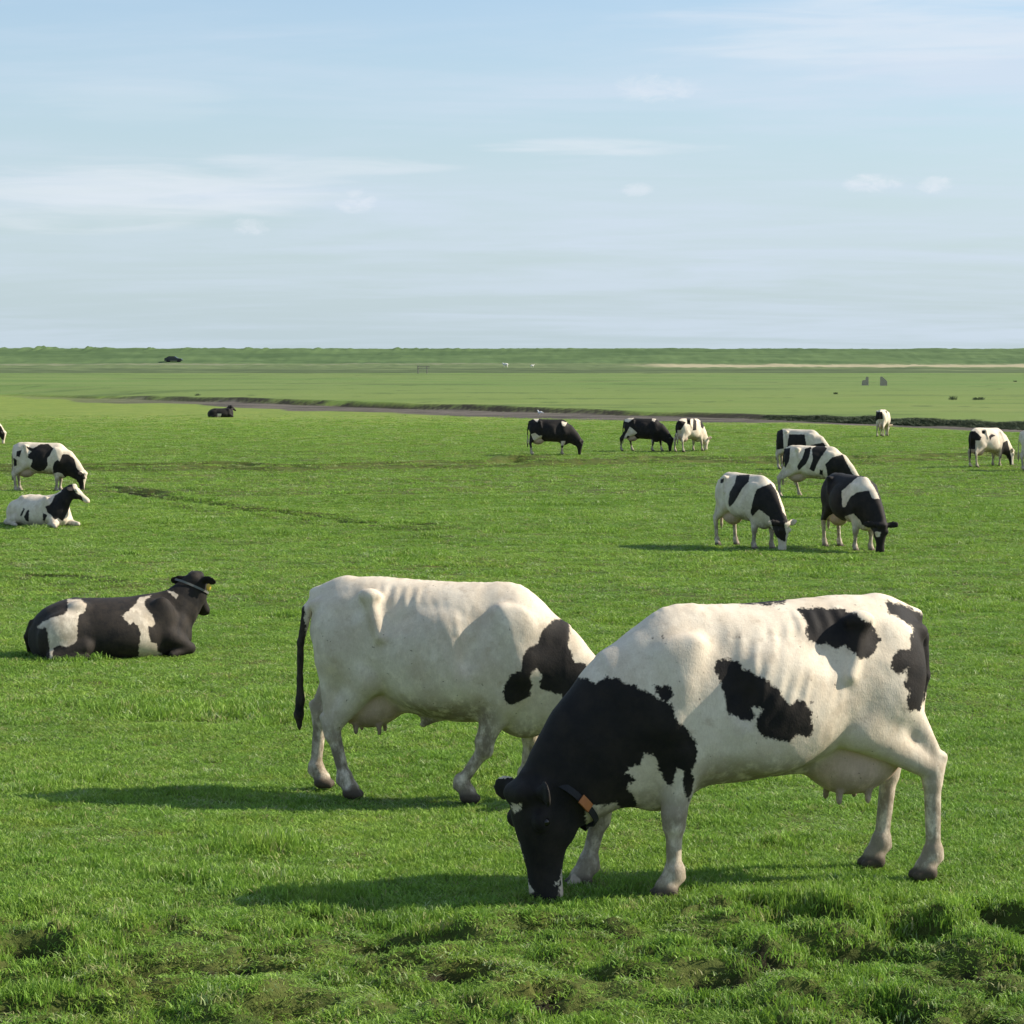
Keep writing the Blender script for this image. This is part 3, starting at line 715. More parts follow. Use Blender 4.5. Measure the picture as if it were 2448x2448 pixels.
def strap_on(name, V, ctr, nax, width, m, parent, thick=.009, a0=0, a1=2 * math.pi, seg=48, lift=.004, rmax=.36, ref=(0, 1, 0)):
    """band that follows the animal's own surface round the plane (ctr, nax)"""
    ctr = np.array(ctr, float); nax = norm(nax); n1 = np.array(ref, float); n1 = norm(n1 - nax * (n1 @ nax)); n2 = np.cross(nax, n1)
    rel = V - ctr; dpl = rel @ nax; m_ = (np.abs(dpl) < width * .7); q = rel[m_]; an = np.arctan2(q @ n2, q @ n1); rd = np.hypot(q @ n1, q @ n2)
    ok = rd < rmax; an, rd = an[ok], rd[ok]
    angs = np.linspace(-np.pi, np.pi, 49)[:-1]; rad = np.array([rd[np.abs((an - g_ + np.pi) % (2 * np.pi) - np.pi) < .16].max() if (np.abs((an - g_ + np.pi) % (2 * np.pi) - np.pi) < .16).any() else np.nan for g_ in angs])
    rad = np.where(np.isnan(rad), np.nanmean(rad), rad); rad = np.minimum(rad, 1.22 * np.median(rad)); rad = (np.roll(rad, 1) + 2 * rad + np.roll(rad, -1)) / 4 + lift
    v = []; f = []; closed = abs(a1 - a0 - 2 * math.pi) < 1e-6; cnt = seg if closed else seg + 1
    for i in range(cnt):
        an_ = a0 + (a1 - a0) * i / seg; r_0 = np.interp((an_ + np.pi) % (2 * np.pi) - np.pi, np.append(angs, np.pi), np.append(rad, rad[0])); dr = n1 * math.cos(an_) + n2 * math.sin(an_)
        for (dw, dt_) in ((-1, 0), (1, 0), (1, 1), (-1, 1)): v.append(ctr + dr * (r_0 - .004 + thick * dt_) + nax * dw * width / 2)
    for i in range(seg):
        a_, b_ = 4 * i, 4 * ((i + 1) % cnt)
        for k in range(4): f.append((a_ + k, a_ + (k + 1) % 4, b_ + (k + 1) % 4, b_ + k))
    if not closed: f.append((0, 1, 2, 3)); e = 4 * (cnt - 1); f.append((e + 3, e + 2, e + 1, e))
    return mesh_obj(name, v, f, m, parent, smooth=False)

def at_px(px, py, dx=0.0):
    return ground_hit(px, py)
FIELD = 'dairy cows on the pasture'

# ---- cow grazing in front (head to the left)
TA = (1150, 1350, 1.61)
A_polys = [
    [(400, 440), (440, 455), (480, 430), (520, 435), (560, 460), (600, 470), (650, 490), (690, 520), (735, 540), (750, 590), (800, 640), (830, 690), (830, 740), (815, 790), (820, 860), (800, 910), (780, 870), (780, 800), (757, 788), (735, 850), (715, 850),
     (690, 800), (670, 740), (640, 722), (620, 730), (615, 770), (565, 780), (560, 805), (600, 830), (560, 850), (590, 890), (600, 930), (580, 955), (545, 945), (520, 915), (480, 925), (430, 930), (400, 945), (405, 985), (400, 1060), (350, 1130), (310, 1210), (295, 1320), (180, 1320), (150, 1250),
     (90, 1290), (-60, 1000), (-60, 780), (120, 680), (220, 540), (300, 440), (340, 425)],
    [(665, 465), (720, 462), (738, 500), (715, 528), (680, 515)],
    [(905, 370), (940, 360), (985, 375), (1010, 400), (1060, 425), (1110, 450), (1150, 490), (1165, 520), (1200, 545), (1210, 515), (1245, 525), (1275, 575), (1275, 640), (1265, 665), (1220, 655), (1185, 680), (1140, 675), (1090, 665), (1055, 630),
     (1062, 595), (1090, 550), (1040, 548), (1056, 585), (1040, 605), (985, 590), (955, 570), (940, 520), (920, 460), (900, 410)],
    [(1215, 170), (1290, 165), (1390, 170), (1440, 190), (1510, 235), (1540, 290), (1500, 355), (1460, 360), (1400, 310), (1370, 325), (1325, 300), (1300, 315), (1260, 290), (1250, 250), (1258, 222)],
    [(1555, 140), (1640, 160), (1720, 200), (1760, 300), (1740, 420), (1690, 560), (1645, 560), (1635, 520), (1650, 490), (1630, 470), (1645, 395), (1610, 430), (1580, 400), (1585, 350), (1605, 330), (1650, 320), (1660, 240), (1610, 205), (1570, 185)],
    [(980, 120), (1180, 115), (1170, 148), (1080, 156), (1000, 152)]]
gA = at_px(1843, 2108)
ra, hA, sA = cow('white cow with black head, neck and flank patches, grazing in a dark collar', gA, 197, .0115, polys=A_polys, whites=[[(112, 912), (160, 915), (157, 955), (120, 970)], [(388, 1040), (408, 1060), (310, 1235), (275, 1240)], [(120, 1060), (150, 1060), (190, 1235), (215, 1262), (150, 1290)]], tf=TA, fine=True, seed=1,
    legs=dict(left=((-.79, (-.835, .56)), (.62, (.59, .39), (.54, .72))), right=((-.66, (-.76, .54)), (.95, (.86, .37), (.68, .72)))),
    neck=[(.48, 0, .99, .35), (.72, 0, .87, .345), (.95, 0, .70, .27), (1.10, 0, .56, .20), (1.20, .0, .46, .14)],
    head=dict(poll=(1.305, .02, .575), axis=(-.13, .05, -1), up=(1, .28, 0), ear_back=-.45, ear_len=.62, scale=1.10), ribs=1.5, dirt=1.0, scale=1.02,
    tail=[(-.76, 0, 1.325, .036), (-.81, .03, 1.22, .034), (-.82, .04, 1.02, .030), (-.79, .03, .84, .030), (-.76, 0, .74, .02)], tail_dirt_shade=0)
a, b, c = head_frame(hA); P = np.array(hA['poll'])
ctr = (P + a * .14 - b * .215) * 1.02; nax = norm(a * .64 + b * .77)
col_ = strap_on('collar', sA, ctr, nax, .034, m_strap, ra, thick=.006, rmax=.27)
tag_ = strap_on('collar_tag', sA, ctr, nax, .046, m_orange, col_, .013, -.22, .16, 6, rmax=.27)
buckle = strap_on('buckle', sA, ctr, nax, .026, m_yellow, col_, .010, .78, .87, 3, rmax=.27)
# ---- white cow behind it (head to the right)
TB = (650, 1300, 2.273)
B_polys = [[(110, 330), (172, 330), (192, 600), (195, 1020), (110, 1020)], [(1520, 420), (1605, 395), (1622, 470), (1615, 560), (1640, 640), (1700, 650), (1745, 690), (1900, 700), (2200, 900), (2200, 1500), (1700, 1500), (1700, 1000), (1600, 880), (1570, 820), (1500, 800), (1455, 790), (1465, 710), (1440, 680), (1400, 710), (1415, 760),  # tail polygon: its dirt and shade painted as black
            (1400, 830), (1340, 862), (1290, 880), (1262, 850), (1260, 790), (1300, 710), (1355, 690), (1360, 610), (1400, 560), (1450, 540), (1470, 470)]]
gB = at_px(1033, 1901)
def b_belly(G): G.cone((.02, 0, .56), (-.06, 0, .47), .07, .025, .06, .5)
rb, hB, sB = cow('nearly all white cow with one black neck patch, grazing behind the collared cow', gB, -10, .0125, polys=B_polys, tf=TB, fine=True, seed=2, far_blobs=2,
    legs=dict(left=((-.80, (-.82, .50)), (.63, (.63, .40), (.56, .72))), right=((-.52, (-.66, .47)), (.265, (.385, .37), (.50, .70)))),
    neck=[(.48, 0, .98, .34), (.74, 0, .84, .315), (.96, 0, .68, .24), (1.12, 0, .54, .18), (1.22, 0, .45, .13)],
    head=dict(poll=(1.30, 0, .56), axis=(-.10, 0, -1), up=(1, 0, 0)), ribs=.6, dirt=1.1, udder_z=.615, body_dirt_sun=.20, extra=b_belly, trunk=[(r[0], r[1], r[2] - .035 * max(0, 1 - abs(r[0] - .1) / .55), r[3], r[4]) for r in TRUNK],
    tail=[(-.76, 0, 1.33, .036), (-.83, -.05, 1.22, .032), (-.875, -.06, 1.0, .021), (-.88, -.06, .76, .019), (-.88, -.06, .62, .028), (-.89, -.06, .52, .031), (-.885, -.06, .43, .014)])

# ---- dark cow lying on the left
TD = (0, 1330, 3.45)
D_white = [[(555, 355), (660, 350), (715, 395), (700, 450), (650, 490), (640, 560), (635, 700), (600, 730), (540, 750), (480, 735), (440, 760), (430, 850), (412, 850), (405, 700), (390, 640), (380, 590), (330, 600), (300, 580), (350, 545), (420, 510), (520, 480), (560, 440)],
           [(1150, 340), (1250, 320), (1190, 370), (1200, 420), (1260, 490), (1280, 550), (1260, 580), (1225, 580), (1230, 660), (1250, 710), (1290, 720), (1300, 790), (1340, 800), (1310, 870), (1140, 870), (1150, 700), (1160, 640), (1140, 580), (1100, 545), (1070, 565), (1000, 490), (1060, 450), (1110, 400)],
           [(1380, 285), (1430, 285), (1475, 325), (1450, 345)]]
gD = at_px(281, 1568)
rd, hD, sDd = cow('black cow with white saddle stripes and collar, lying in the grass', gD, 17, .016, polys=D_white, scale=.95, base='black', tf=TD, lying=True, fine=True, ribs=0, seed=3, far_blobs=0,
    neck=[(.52, 0, .42, .25), (.72, 0, .55, .215), (.83, .02, .68, .17), (.885, .03, .77, .135)], body_dirt_sun=.42,  # value here paints sun-lit brown into the black coat
    head=dict(poll=(.90, .03, .90), axis=(.27, .50, -.80), up=(.35, .65, .5), ear_back=.30, ear_len=.78))
a, b, c = head_frame(hD); P = np.array(hD['poll'])
strap_on('collar', sDd, (.87 * .95, .03, .775 * .95), (.42, .12, .88), .024, m_strapw, rd, rmax=.22)
q = -1 if (P + c * -.2)[1] < (P + c * .2)[1] else 1
uv_sphere('ear_tag', (P + a * .07 + c * q * .19 - b * .12) * .95, .034, m_yellow, rd, 8, 6, (.8, .3, 1.2))

# ---- middle distance, right: three standing round each other, one behind
TC = (1650, 950, 3.513)
cow('white cow with a black forequarter and slanting flank patch, grazing by its long shadow', at_px(1782, 1310), -62, .022, tf=TC, seed=4, far_blobs=2,
    polys=[[(390, 655), (500, 645), (490, 710), (440, 760), (400, 830), (370, 880), (330, 920), (318, 890), (330, 800), (375, 720)], [(255, 690), (285, 680), (280, 715), (255, 720)],
           [(560, 770), (680, 720), (730, 800), (775, 960), (810, 1000), (850, 1030), (790, 1060), (805, 1150), (800, 1215), (750, 1190), (700, 1150), (690, 1080), (660, 1000), (580, 940), (520, 1000), (505, 960), (530, 850)]],
    legs=dict(right=((-.72, (-.82, .52)), (.55, (.54, .40))), left=((-.55, (-.66, .50)), (.66, (.64, .40)))))
cow('black cow with a white shoulder band and white legs, grazing with both ears out', at_px(2030, 1314), -70, .022, tf=TC, base='black', seed=5, far_blobs=0, white_legs=.52,
    polys=[[(1270, 790), (1410, 665), (1490, 670), (1560, 780), (1590, 850), (1530, 850), (1500, 780), (1400, 800), (1340, 840), (1300, 925), (1278, 920)], [(1300, 1000), (1370, 975), (1430, 1040), (1455, 1110), (1420, 1140), (1360, 1075), (1325, 1085)], [(1550, 1130), (1600, 1130), (1590, 1172), (1560, 1172)]],
    head=dict(poll=(1.28, -.04, .585), axis=(-.05, 0, -1), up=(1, -.35, .1), ear_back=0))
cow('white cow with black flank stripes, grazing between the black cow and a half-hidden one', at_px(1942, 1191), -26, .028, tf=TC, seed=6,
    polys=[[(760, 430), (840, 425), (832, 530), (795, 600), (775, 540)], [(965, 430), (1015, 415), (1000, 500), (970, 560), (910, 615), (898, 580), (945, 500)], [(1020, 430), (1100, 385), (1150, 430), (1100, 500), (1065, 560), (1040, 625), (1000, 605), (1030, 520)],
           [(1135, 560), (1190, 505), (1280, 480), (1360, 640), (1700, 900), (1500, 1000), (1160, 690)], [(1088, 605), (1115, 615), (1112, 655), (1085, 645)]],
    legs=dict(right=((-.86, (-.92, .52)), (.52, (.52, .40))), left=((-.40, (-.56, .48)), (.80, (.74, .40)))))
cow('black and white cow mostly hidden behind the stripe-flanked cow', at_px(1908, 1123), -32, .032, tf=TC, seed=7,
    polys=[[(720, 260), (778, 270), (785, 430), (725, 440)], [(830, 310), (960, 310), (975, 400), (950, 450), (810, 440)], [(1010, 400), (1120, 380), (1300, 700), (1100, 700)]])
# ---- left group
TE = (0, 980, 6.037)
cow('black patched white cow grazing behind a lying white cow', at_px(98, 1177), -8, .028, tf=TE, seed=8,
    polys=[[(240, 600), (315, 575), (285, 680), (232, 670)], [(370, 520), (480, 555), (580, 495), (700, 490), (770, 555), (720, 650), (680, 700), (690, 800), (640, 870), (560, 890), (490, 860), (440, 820), (470, 720), (400, 690), (410, 640), (460, 600), (400, 570)],
           [(780, 760), (830, 720), (860, 745), (900, 640), (980, 640), (1070, 700), (1110, 850), (1210, 920), (1240, 1000), (1200, 1000), (1225, 1200), (1150, 1160), (1100, 1060), (960, 1010), (900, 920), (830, 900), (770, 920), (760, 830)], [(190, 690), (240, 720), (245, 800), (200, 820)]])
def f_legs(G):
    G.cone((.80, .20, .10), (1.02, .22, .08), .06, .05, .05); G.cone((.72, -.24, .09), (.98, -.34, .05), .065, .045, .05)
cow('white cow with a black neck and pale blaze, lying in the grass', at_px(103, 1257), -44, .022, tf=TE, lying=True, seed=9, far_blobs=0, extra=f_legs, scale=1.0,
    polys=[[(790, 1240), (880, 1180), (930, 1050), (1035, 1060), (1085, 1190), (1185, 1250), (1205, 1330), (1180, 1400), (1030, 1350), (1000, 1420), (950, 1530), (900, 1605), (840, 1560), (790, 1585), (730, 1510), (690, 1480), (650, 1390), (720, 1370), (760, 1310)],
           [(285, 1530), (340, 1415), (360, 1430), (312, 1535)], [(345, 1540), (390, 1450), (422, 1435), (412, 1612), (368, 1592)], [(615, 1485), (685, 1520), (640, 1615), (618, 1585)]],
    neck=[(.55, 0, .46, .25), (.72, .06, .62, .19), (.82, .13, .76, .145), (.86, .16, .82, .11)],
    head=dict(poll=(.88, .18, .90), axis=(.56, .50, -.66), up=(.5, .45, .74), ear_back=.2, scale=.88))
cow('lone black and white cow grazing beyond the standing cow with a big flank patch', at_px(-52, 1062), -6, .034, base='white', tf=(0, 0, 1), polys=[[(-40, 1018), (2, 1018), (12, 1038), (9, 1052), (-8, 1045)]], seed=10)
# ---- far row
TI = (1220, 950, 3.645)
cow('mostly black cow with a white shoulder spot, grazing apart near the ditch', at_px(1312, 1088), -2, .030, tf=TI, base='black', seed=12, far_blobs=0, scale=1.04, white_legs=.30,
    polys=[[(190, 180), (250, 185), (235, 218)], [(445, 205), (495, 220), (478, 252), (452, 248)], [(180, 320), (215, 310), (250, 335), (280, 330), (265, 370), (300, 388), (220, 395), (195, 360)], [(130, 330), (170, 330), (165, 400), (130, 400)], [(440, 380), (480, 380), (475, 420), (440, 420)]])
cow('black cow with white tail head and hind leg, its muzzle down beside a patched cow', at_px(1535, 1079), -14, .030, tf=TI, base='black', seed=13, far_blobs=0, white_legs=.25,
    polys=[[(1005, 165), (1085, 175), (1030, 218), (995, 208)], [(1238, 175), (1272, 188), (1256, 212), (1234, 202)], [(1040, 255), (1075, 280), (1105, 310), (1060, 350), (1020, 330), (990, 420), (965, 480), (945, 470), (1000, 330)], [(1195, 360), (1240, 370), (1230, 440), (1195, 430)]],
    legs=dict(right=((-.86, (-.92, .52)), (.50, (.50, .40))), left=((-.45, (-.58, .5)), (.85, (.78, .42)))))
cow('white cow with dark blotches standing turned away, beside a grazing black cow', at_px(1648, 1080), 50, .030, tf=TI, seed=14,
    polys=[[(1405, 195), (1470, 200), (1530, 215), (1485, 285), (1430, 285), (1405, 260)], [(1535, 170), (1572, 180), (1566, 240), (1540, 232)], [(1595, 180), (1622, 205), (1622, 285), (1588, 290)], [(1655, 205), (1692, 225), (1682, 275), (1660, 260)], [(1400, 290), (1440, 300), (1440, 400), (1400, 400)]],
    legs=dict(right=((-.66, (-.76, .52)), (.75, (.68, .40))), left=((-.80, (-.88, .52)), (.55, (.54, .40)))))
TL = (2000, 860, 4.3125)
cow('white cow with dark rump and neck turned away, grazing by the ditch', at_px(2358, 1117), 36, .030, tf=TL, seed=15,
    polys=[[(1330, 740), (1430, 735), (1495, 800), (1480, 832), (1432, 832), (1425, 1100), (1380, 1110), (1350, 900)], [(1495, 730), (1535, 735), (1530, 765), (1500, 760)], [(1568, 790), (1600, 765), (1645, 782), (1600, 800), (1580, 838)], [(1715, 855), (1760, 830), (1800, 1000), (1805, 1140), (1745, 1120), (1735, 1035), (1685, 1012)]],
    head=dict(poll=(1.24, -.10, .60), axis=(-.05, -.1, -1), up=(1, -.5, 0)), neck=[(.50, 0, .98, .34), (.74, -.02, .88, .315), (.94, -.05, .72, .235), (1.08, -.08, .58, .175), (1.17, -.10, .48, .125)])
cow('white cow standing rear-on with a dark hip patch, at the ditch edge', at_px(2110, 1044), 70, .034, tf=TL, seed=16, polys=[[(375, 540), (470, 535), (480, 612), (430, 614), (400, 640), (380, 640)]], far_blobs=0)
cow('pale cow standing right beside the head of the dark-rumped cow', at_px(2494, 1126), -12, .034, base='white', tf=(0, 0, 1), seed=17)
cow('small black lying cow with one white flank spot, alone in front of the ditch', at_px(530, 998), 8, .036, tf=(0, 800, 2.356), base='black', lying=True, seed=18, far_blobs=0, polys=[[(1225, 445), (1248, 445), (1240, 475), (1225, 475)]],
    neck=[(.50, 0, .44, .25), (.58, .05, .62, .20), (.62, .10, .74, .15)], head=dict(poll=(.66, .12, .86), axis=(.65, .35, -.6), up=(.6, .2, .8)))

# ------------------------------------------------------------------ grass
def blade_mesh(name, n, rad, hmin, hmax, wd, lean, seed, m):
    r = np.random.default_rng(seed); V = []; F = []
    for i in range(n):
        an = r.uniform(0, 6.283); rr = rad * math.sqrt(r.uniform()); bx, by = rr * math.cos(an), rr * math.sin(an)
        h = r.uniform(hmin, hmax); da = r.uniform(0, 6.283); ln = lean * r.uniform(.3, 1.2) * h; w0 = wd * r.uniform(.7, 1.3); fa = r.uniform(0, 6.283)
        wx, wy = math.cos(fa) * w0 / 2, math.sin(fa) * w0 / 2; b0 = len(V)
        for s_, (tt, ww) in enumerate(((0, 1), (.4, .95), (.75, .65))):
            cx, cy, cz = bx + math.cos(da) * ln * tt * tt, by + math.sin(da) * ln * tt * tt, h * (tt - .18 * lean * tt * tt)
            V += [(cx - wx * ww, cy - wy * ww, cz), (cx + wx * ww, cy + wy * ww, cz)]
        V.append((bx + math.cos(da) * ln, by + math.sin(da) * ln, h * (1 - .30 * lean)))
        F += [(b0, b0 + 1, b0 + 3, b0 + 2), (b0 + 2, b0 + 3, b0 + 5, b0 + 4), (b0 + 4, b0 + 5, b0 + 6)]
    return mesh_obj(name, V, F, m, None, True, link=False)

m_grass, t, p, o = mat('grass_blades')
pos = t.node('ShaderNodeNewGeometry').outputs['Position']
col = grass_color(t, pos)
rnd = t.node('ShaderNodeObjectInfo').outputs['Random']
col = t.mix(t.ramp(rnd, .0, 1.0, False), col, t.mix(.5, col, (.22, .32, .07)))
rn2 = t.math('FRACT', t.math('MULTIPLY', rnd, 37.7))
col = t.mix(1.0, col, t.mix(rn2, (.55, .58, .55), (1.22, 1.18, 1.25)), blend='MULTIPLY')
col = t.mix(t.ramp(rnd, .92, .97), col, (.36, .36, .15))
col = t.mix(t.ramp(rn2, .93, .96), col, (.40, .50, .22))
t.put(p.inputs['Base Color'], col); p.inputs['Roughness'].default_value = .5; p.inputs['Specular IOR Level'].default_value = .22
tr = t.node('ShaderNodeBsdfTranslucent'); t.put(tr.inputs[0], t.mix(.5, col, (.20, .36, .03)))
mx = t.node('ShaderNodeMixShader'); mx.inputs[0].default_value = .38
t.l.new(p.outputs[0], mx.inputs[1]); t.l.new(tr.outputs[0], mx.inputs[2]); t.l.new(mx.outputs[0], o.inputs[0])

def scatter(name, label, X, Y, Z, S, SZ, tufts):
    """one mesh of points; tufts instanced on it by geometry nodes"""
    coll = bpy.data.collections.new(name + '_tufts')
    for q in tufts: coll.objects.link(q)
    n = len(X); me = bpy.data.meshes.new(name); me.vertices.add(n)
    me.vertices.foreach_set('co', np.stack([X, Y, Z], -1).astype(np.float32).ravel())
    r = np.random.default_rng(5)
    fattr(me, 'rz', r.uniform(0, 6.283, n)); fattr(me, 'sxy', S); fattr(me, 'sz', SZ)
    ia = me.attributes.new('pick', 'INT', 'POINT'); ia.data.foreach_set('value', r.integers(0, len(tufts), n).astype(np.int32))
    ob = bpy.data.objects.new(name, me); C.objects.link(ob); tag(ob, label, kind='stuff')
    ng = bpy.data.node_groups.new(name, 'GeometryNodeTree')
    ng.interface.new_socket('Geometry', in_out='INPUT', socket_type='NodeSocketGeometry'); ng.interface.new_socket('Geometry', in_out='OUTPUT', socket_type='NodeSocketGeometry')
    N = ng.nodes; L = ng.links
    gi = N.new('NodeGroupInput'); go = N.new('NodeGroupOutput'); ip = N.new('GeometryNodeInstanceOnPoints'); mp = N.new('GeometryNodeMeshToPoints')
    ci = N.new('GeometryNodeCollectionInfo'); ci.inputs['Collection'].default_value = coll; ci.inputs['Separate Children'].default_value = True; ci.inputs['Reset Children'].default_value = True
    def at(nm, typ):
        q = N.new('GeometryNodeInputNamedAttribute'); q.data_type = typ; q.inputs[0].default_value = nm; return q.outputs[0]
    cr = N.new('ShaderNodeCombineXYZ'); L.new(at('rz', 'FLOAT'), cr.inputs[2])
    cs = N.new('ShaderNodeCombineXYZ'); sx = at('sxy', 'FLOAT'); L.new(sx, cs.inputs[0]); L.new(sx, cs.inputs[1]); L.new(at('sz', 'FLOAT'), cs.inputs[2])
    L.new(gi.outputs[0], mp.inputs['Mesh']); L.new(mp.outputs[0], ip.inputs['Points']); L.new(ci.outputs[0], ip.inputs['Instance']); ip.inputs['Pick Instance'].default_value = True
    L.new(at('pick', 'INT'), ip.inputs['Instance Index']); L.new(cr.outputs[0], ip.inputs['Rotation']); L.new(cs.outputs[0], ip.inputs['Scale'])
    L.new(ip.outputs[0], go.inputs[0])
    md = ob.modifiers.new('scatter', 'NODES'); md.node_group = ng
    return ob

def zone(y0, y1, dens, s0, s1, z0, z1, seed):
    r = np.random.default_rng(seed); hw0, hw1 = .30 * (y0 + 2), .30 * (y1 + 2)
    n = int(dens * (y1 - y0) * (hw0 + hw1))
    # uniform over the trapezoid
    y = np.sqrt(r.uniform((y0 + 2) ** 2, (y1 + 2) ** 2, n)) - 2; x = r.uniform(-1, 1, n) * .30 * (y + 2)
    q = (y - y0) / (y1 - y0); s = (s0 + (s1 - s0) * q) * r.uniform(.7, 1.35, n); z = (z0 + (z1 - z0) * q) * r.uniform(.6, 1.4, n)
    return x, y, s, z
parts = [zone(6.5, 12, 900, 1.0, 1.05, 1.0, .95, 1), zone(12, 18, 620, 1.1, 1.3, .9, .9, 2), zone(18, 30, 240, 1.6, 2.1, .9, 1.0, 3), zone(30, 60, 75, 2.6, 3.6, 1.0, 1.2, 4), zone(60, 175, 17, 4.2, 6.5, 1.2, 1.4, 6)]
X = np.concatenate([q[0] for q in parts]); Y = np.concatenate([q[1] for q in parts]); S = np.concatenate([q[2] for q in parts]); SZ = np.concatenate([q[3] for q in parts])
Z = base_h(X, Y); dh, md_ = detail_h(X, Y); Z = Z + dh
clump = fbm(X / .45, Y / .45, 101, 3); SZ = SZ * np.clip(1 + 1.5 * clump, .5, 1.8)
rough = sstep(10.6, 9.7, Y); rank = sstep(.14, .24, fbm(X / 1.5, Y / 1.1, 131, 3)) * sstep(90, 60, Y) * (1 - rough)
SZ = SZ * (1 + 1.1 * rank) * (1 - .30 * rough) * (1 + rough * np.clip(.05 + 3.0 * fbm(X / .38, Y / .38, 111, 3), -.55, 1.5)) * (1 - .5 * np.clip(md_, 0, 1))
ydd = ditch_y(X); wdd = np.clip(11.5 * ydd * ydd / 19240.0, 6, 30)
keep = (RNG.uniform(0, 1, len(X)) > md_ * np.where(Y > 40, 3.0, .92) - .10) & (RNG.uniform(0, 1, len(X)) < sstep(172, 85, Y)) & (Y < ydd - wdd - 1.0)
tufts = [blade_mesh('grass_tuft', 18, .055, .018, .047, .0050, .95, 100 + i, m_grass) for i in range(8)]
scatter('grass', 'short green pasture grass growing over the whole field', X[keep], Y[keep], Z[keep] - .004, S[keep], SZ[keep], tufts)

# ------------------------------------------------------------------ rough growth on the ditch bank
r = np.random.default_rng(77); n = 2600
pxs = r.uniform(1880, 2600, n); bx = np.interp(pxs, [1880, 2600], [18.5, 37]); by = ditch_y(bx) + r.uniform(-.5, 3.0, n)
bz = base_h(bx, by); dens = sstep(17, 24, bx)
hgt = .52 * (.35 + 1.1 * np.clip(fbm(bx / 1.6, by / 3, 55, 3) + .25, 0, 1)) * (.5 + .5 * dens)
m_rush = simple_mat('rush_leaves', (.060, .088, .034), .75, .6, .8)
rt = [blade_mesh('rush_tuft', 26, .30, .35, 1.0, .035, .6, 300 + i, m_rush) for i in range(4)]
scatter('bank_rushes', 'dark rough rushes crowding the far bank of the ditch', bx, by, bz - .05, np.full(n, .9), hgt, rt)

# ------------------------------------------------------------------ far small things
def boxes(parts_):
    v = []; f = []
    for (cx, cy, cz, lx, ly, lz, tp) in parts_:
        b0 = len(v)
        for zz, k in ((-.5, 1.0), (.5, tp)):
            for (sx, sy) in ((-.5, -.5), (.5, -.5), (.5, .5), (-.5, .5)): v.append((cx + sx * lx * k, cy + sy * ly * k, cz + zz * lz))
        f += [(b0 + 3, b0 + 2, b0 + 1, b0), (b0 + 4, b0 + 5, b0 + 6, b0 + 7)] + [(b0 + i, b0 + (i + 1) % 4, b0 + 4 + (i + 1) % 4, b0 + 4 + i) for i in range(4)]
    return v, f
def prism(prof, y0, y1):
    n = len(prof); v = [(x, y0, z) for x, z in prof] + [(x, y1, z) for x, z in prof]
    f = [tuple(range(n)), tuple(range(2 * n - 1, n - 1, -1))] + [(i, n + i, n + (i + 1) % n, (i + 1) % n) for i in range(n)]
    return v, f
def empty(name, loc, rz=0):
    e = bpy.data.objects.new(name, None); C.objects.link(e); e.location = loc; e.rotation_euler = (0, 0, rz); return e
def dike_hit(px, py):
    d = pix_dir(px, py)
    for yy in np.arange(446, 565, .2):
        tt = yy / d[1]; zz = CAMZ + d[2] * tt
        if zz <= CAMZ - np.interp(yy, dy, ddr): return np.array([d[0] * tt, yy, CAMZ - np.interp(yy, dy, ddr)])
    return np.array([d[0] * 500, 500, 0])
m_car = simple_mat('car_paint_dark', (.018, .026, .030), .25, .1); m_glass = simple_mat('car_glass', (.02, .025, .03), .08, .1); m_tyre = simple_mat('tyre_rubber', (.02, .02, .02), .8)
pc = dike_hit(415, 866); car = empty('parked_car', pc, 0); tag(car, 'dark car parked far off at the foot of the dike', 'car')
v, f = prism([(-2.1, .30), (2.05, .30), (2.12, .62), (1.95, .85), (1.05, .98), (.35, 1.42), (-1.0, 1.46), (-1.75, 1.05), (-2.1, .98)], -.85, .85); mesh_obj('body', v, f, m_car, car, False)
for s in (-1, 1):
    v, f = prism([(.85, .98), (.30, 1.34), (-.95, 1.37), (-1.45, 1.02)], s * .845, s * .862); mesh_obj('window', v, f, m_glass, car, False)
    for x in (-1.3, 1.3):
        ring = [(x + .32 * math.cos(k * math.pi / 8), .32 + .32 * math.sin(k * math.pi / 8)) for k in range(16)]
        v, f = prism(ring, s * .70, s * .88); mesh_obj('wheel', v, f, m_tyre, car, False)

m_wool = simple_mat('sheep_wool', (.70, .68, .62), .95, .15, 8); m_face = simple_mat('sheep_face', (.45, .42, .38), .8)
def sheep(px, py, rz, s, label):
    e = empty('sheep', dike_hit(px, py), rz); tag(e, label, 'sheep', 'white sheep at the foot of the dike')
    G = Grid((-.8, -.4, -.05), (.95, .4, 1.1), .05)
    G.ell((0, 0, .62), (.50, .24, .27), .05); G.cone((.38, 0, .68), (.58, 0, .86), .16, .10, .06); G.cone((.58, 0, .88), (.76, 0, .78), .095, .06, .04)
    for x in (-.32, .32):
        for y in (-.13, .13): G.cone((x, y, .45), (x, y, .0), .075, .05, .05)
    V, Qd = G.mesh(); me = np_mesh('body', V * s, Qd, m_wool); ob = bpy.data.objects.new('body', me); C.objects.link(ob); ob.parent = e
sheep(1209, 879, 3.0, 1.15, 'larger of the two white sheep at the foot of the dike'); sheep(1272, 879, .3, .75, 'smaller of the two white sheep at the foot of the dike')

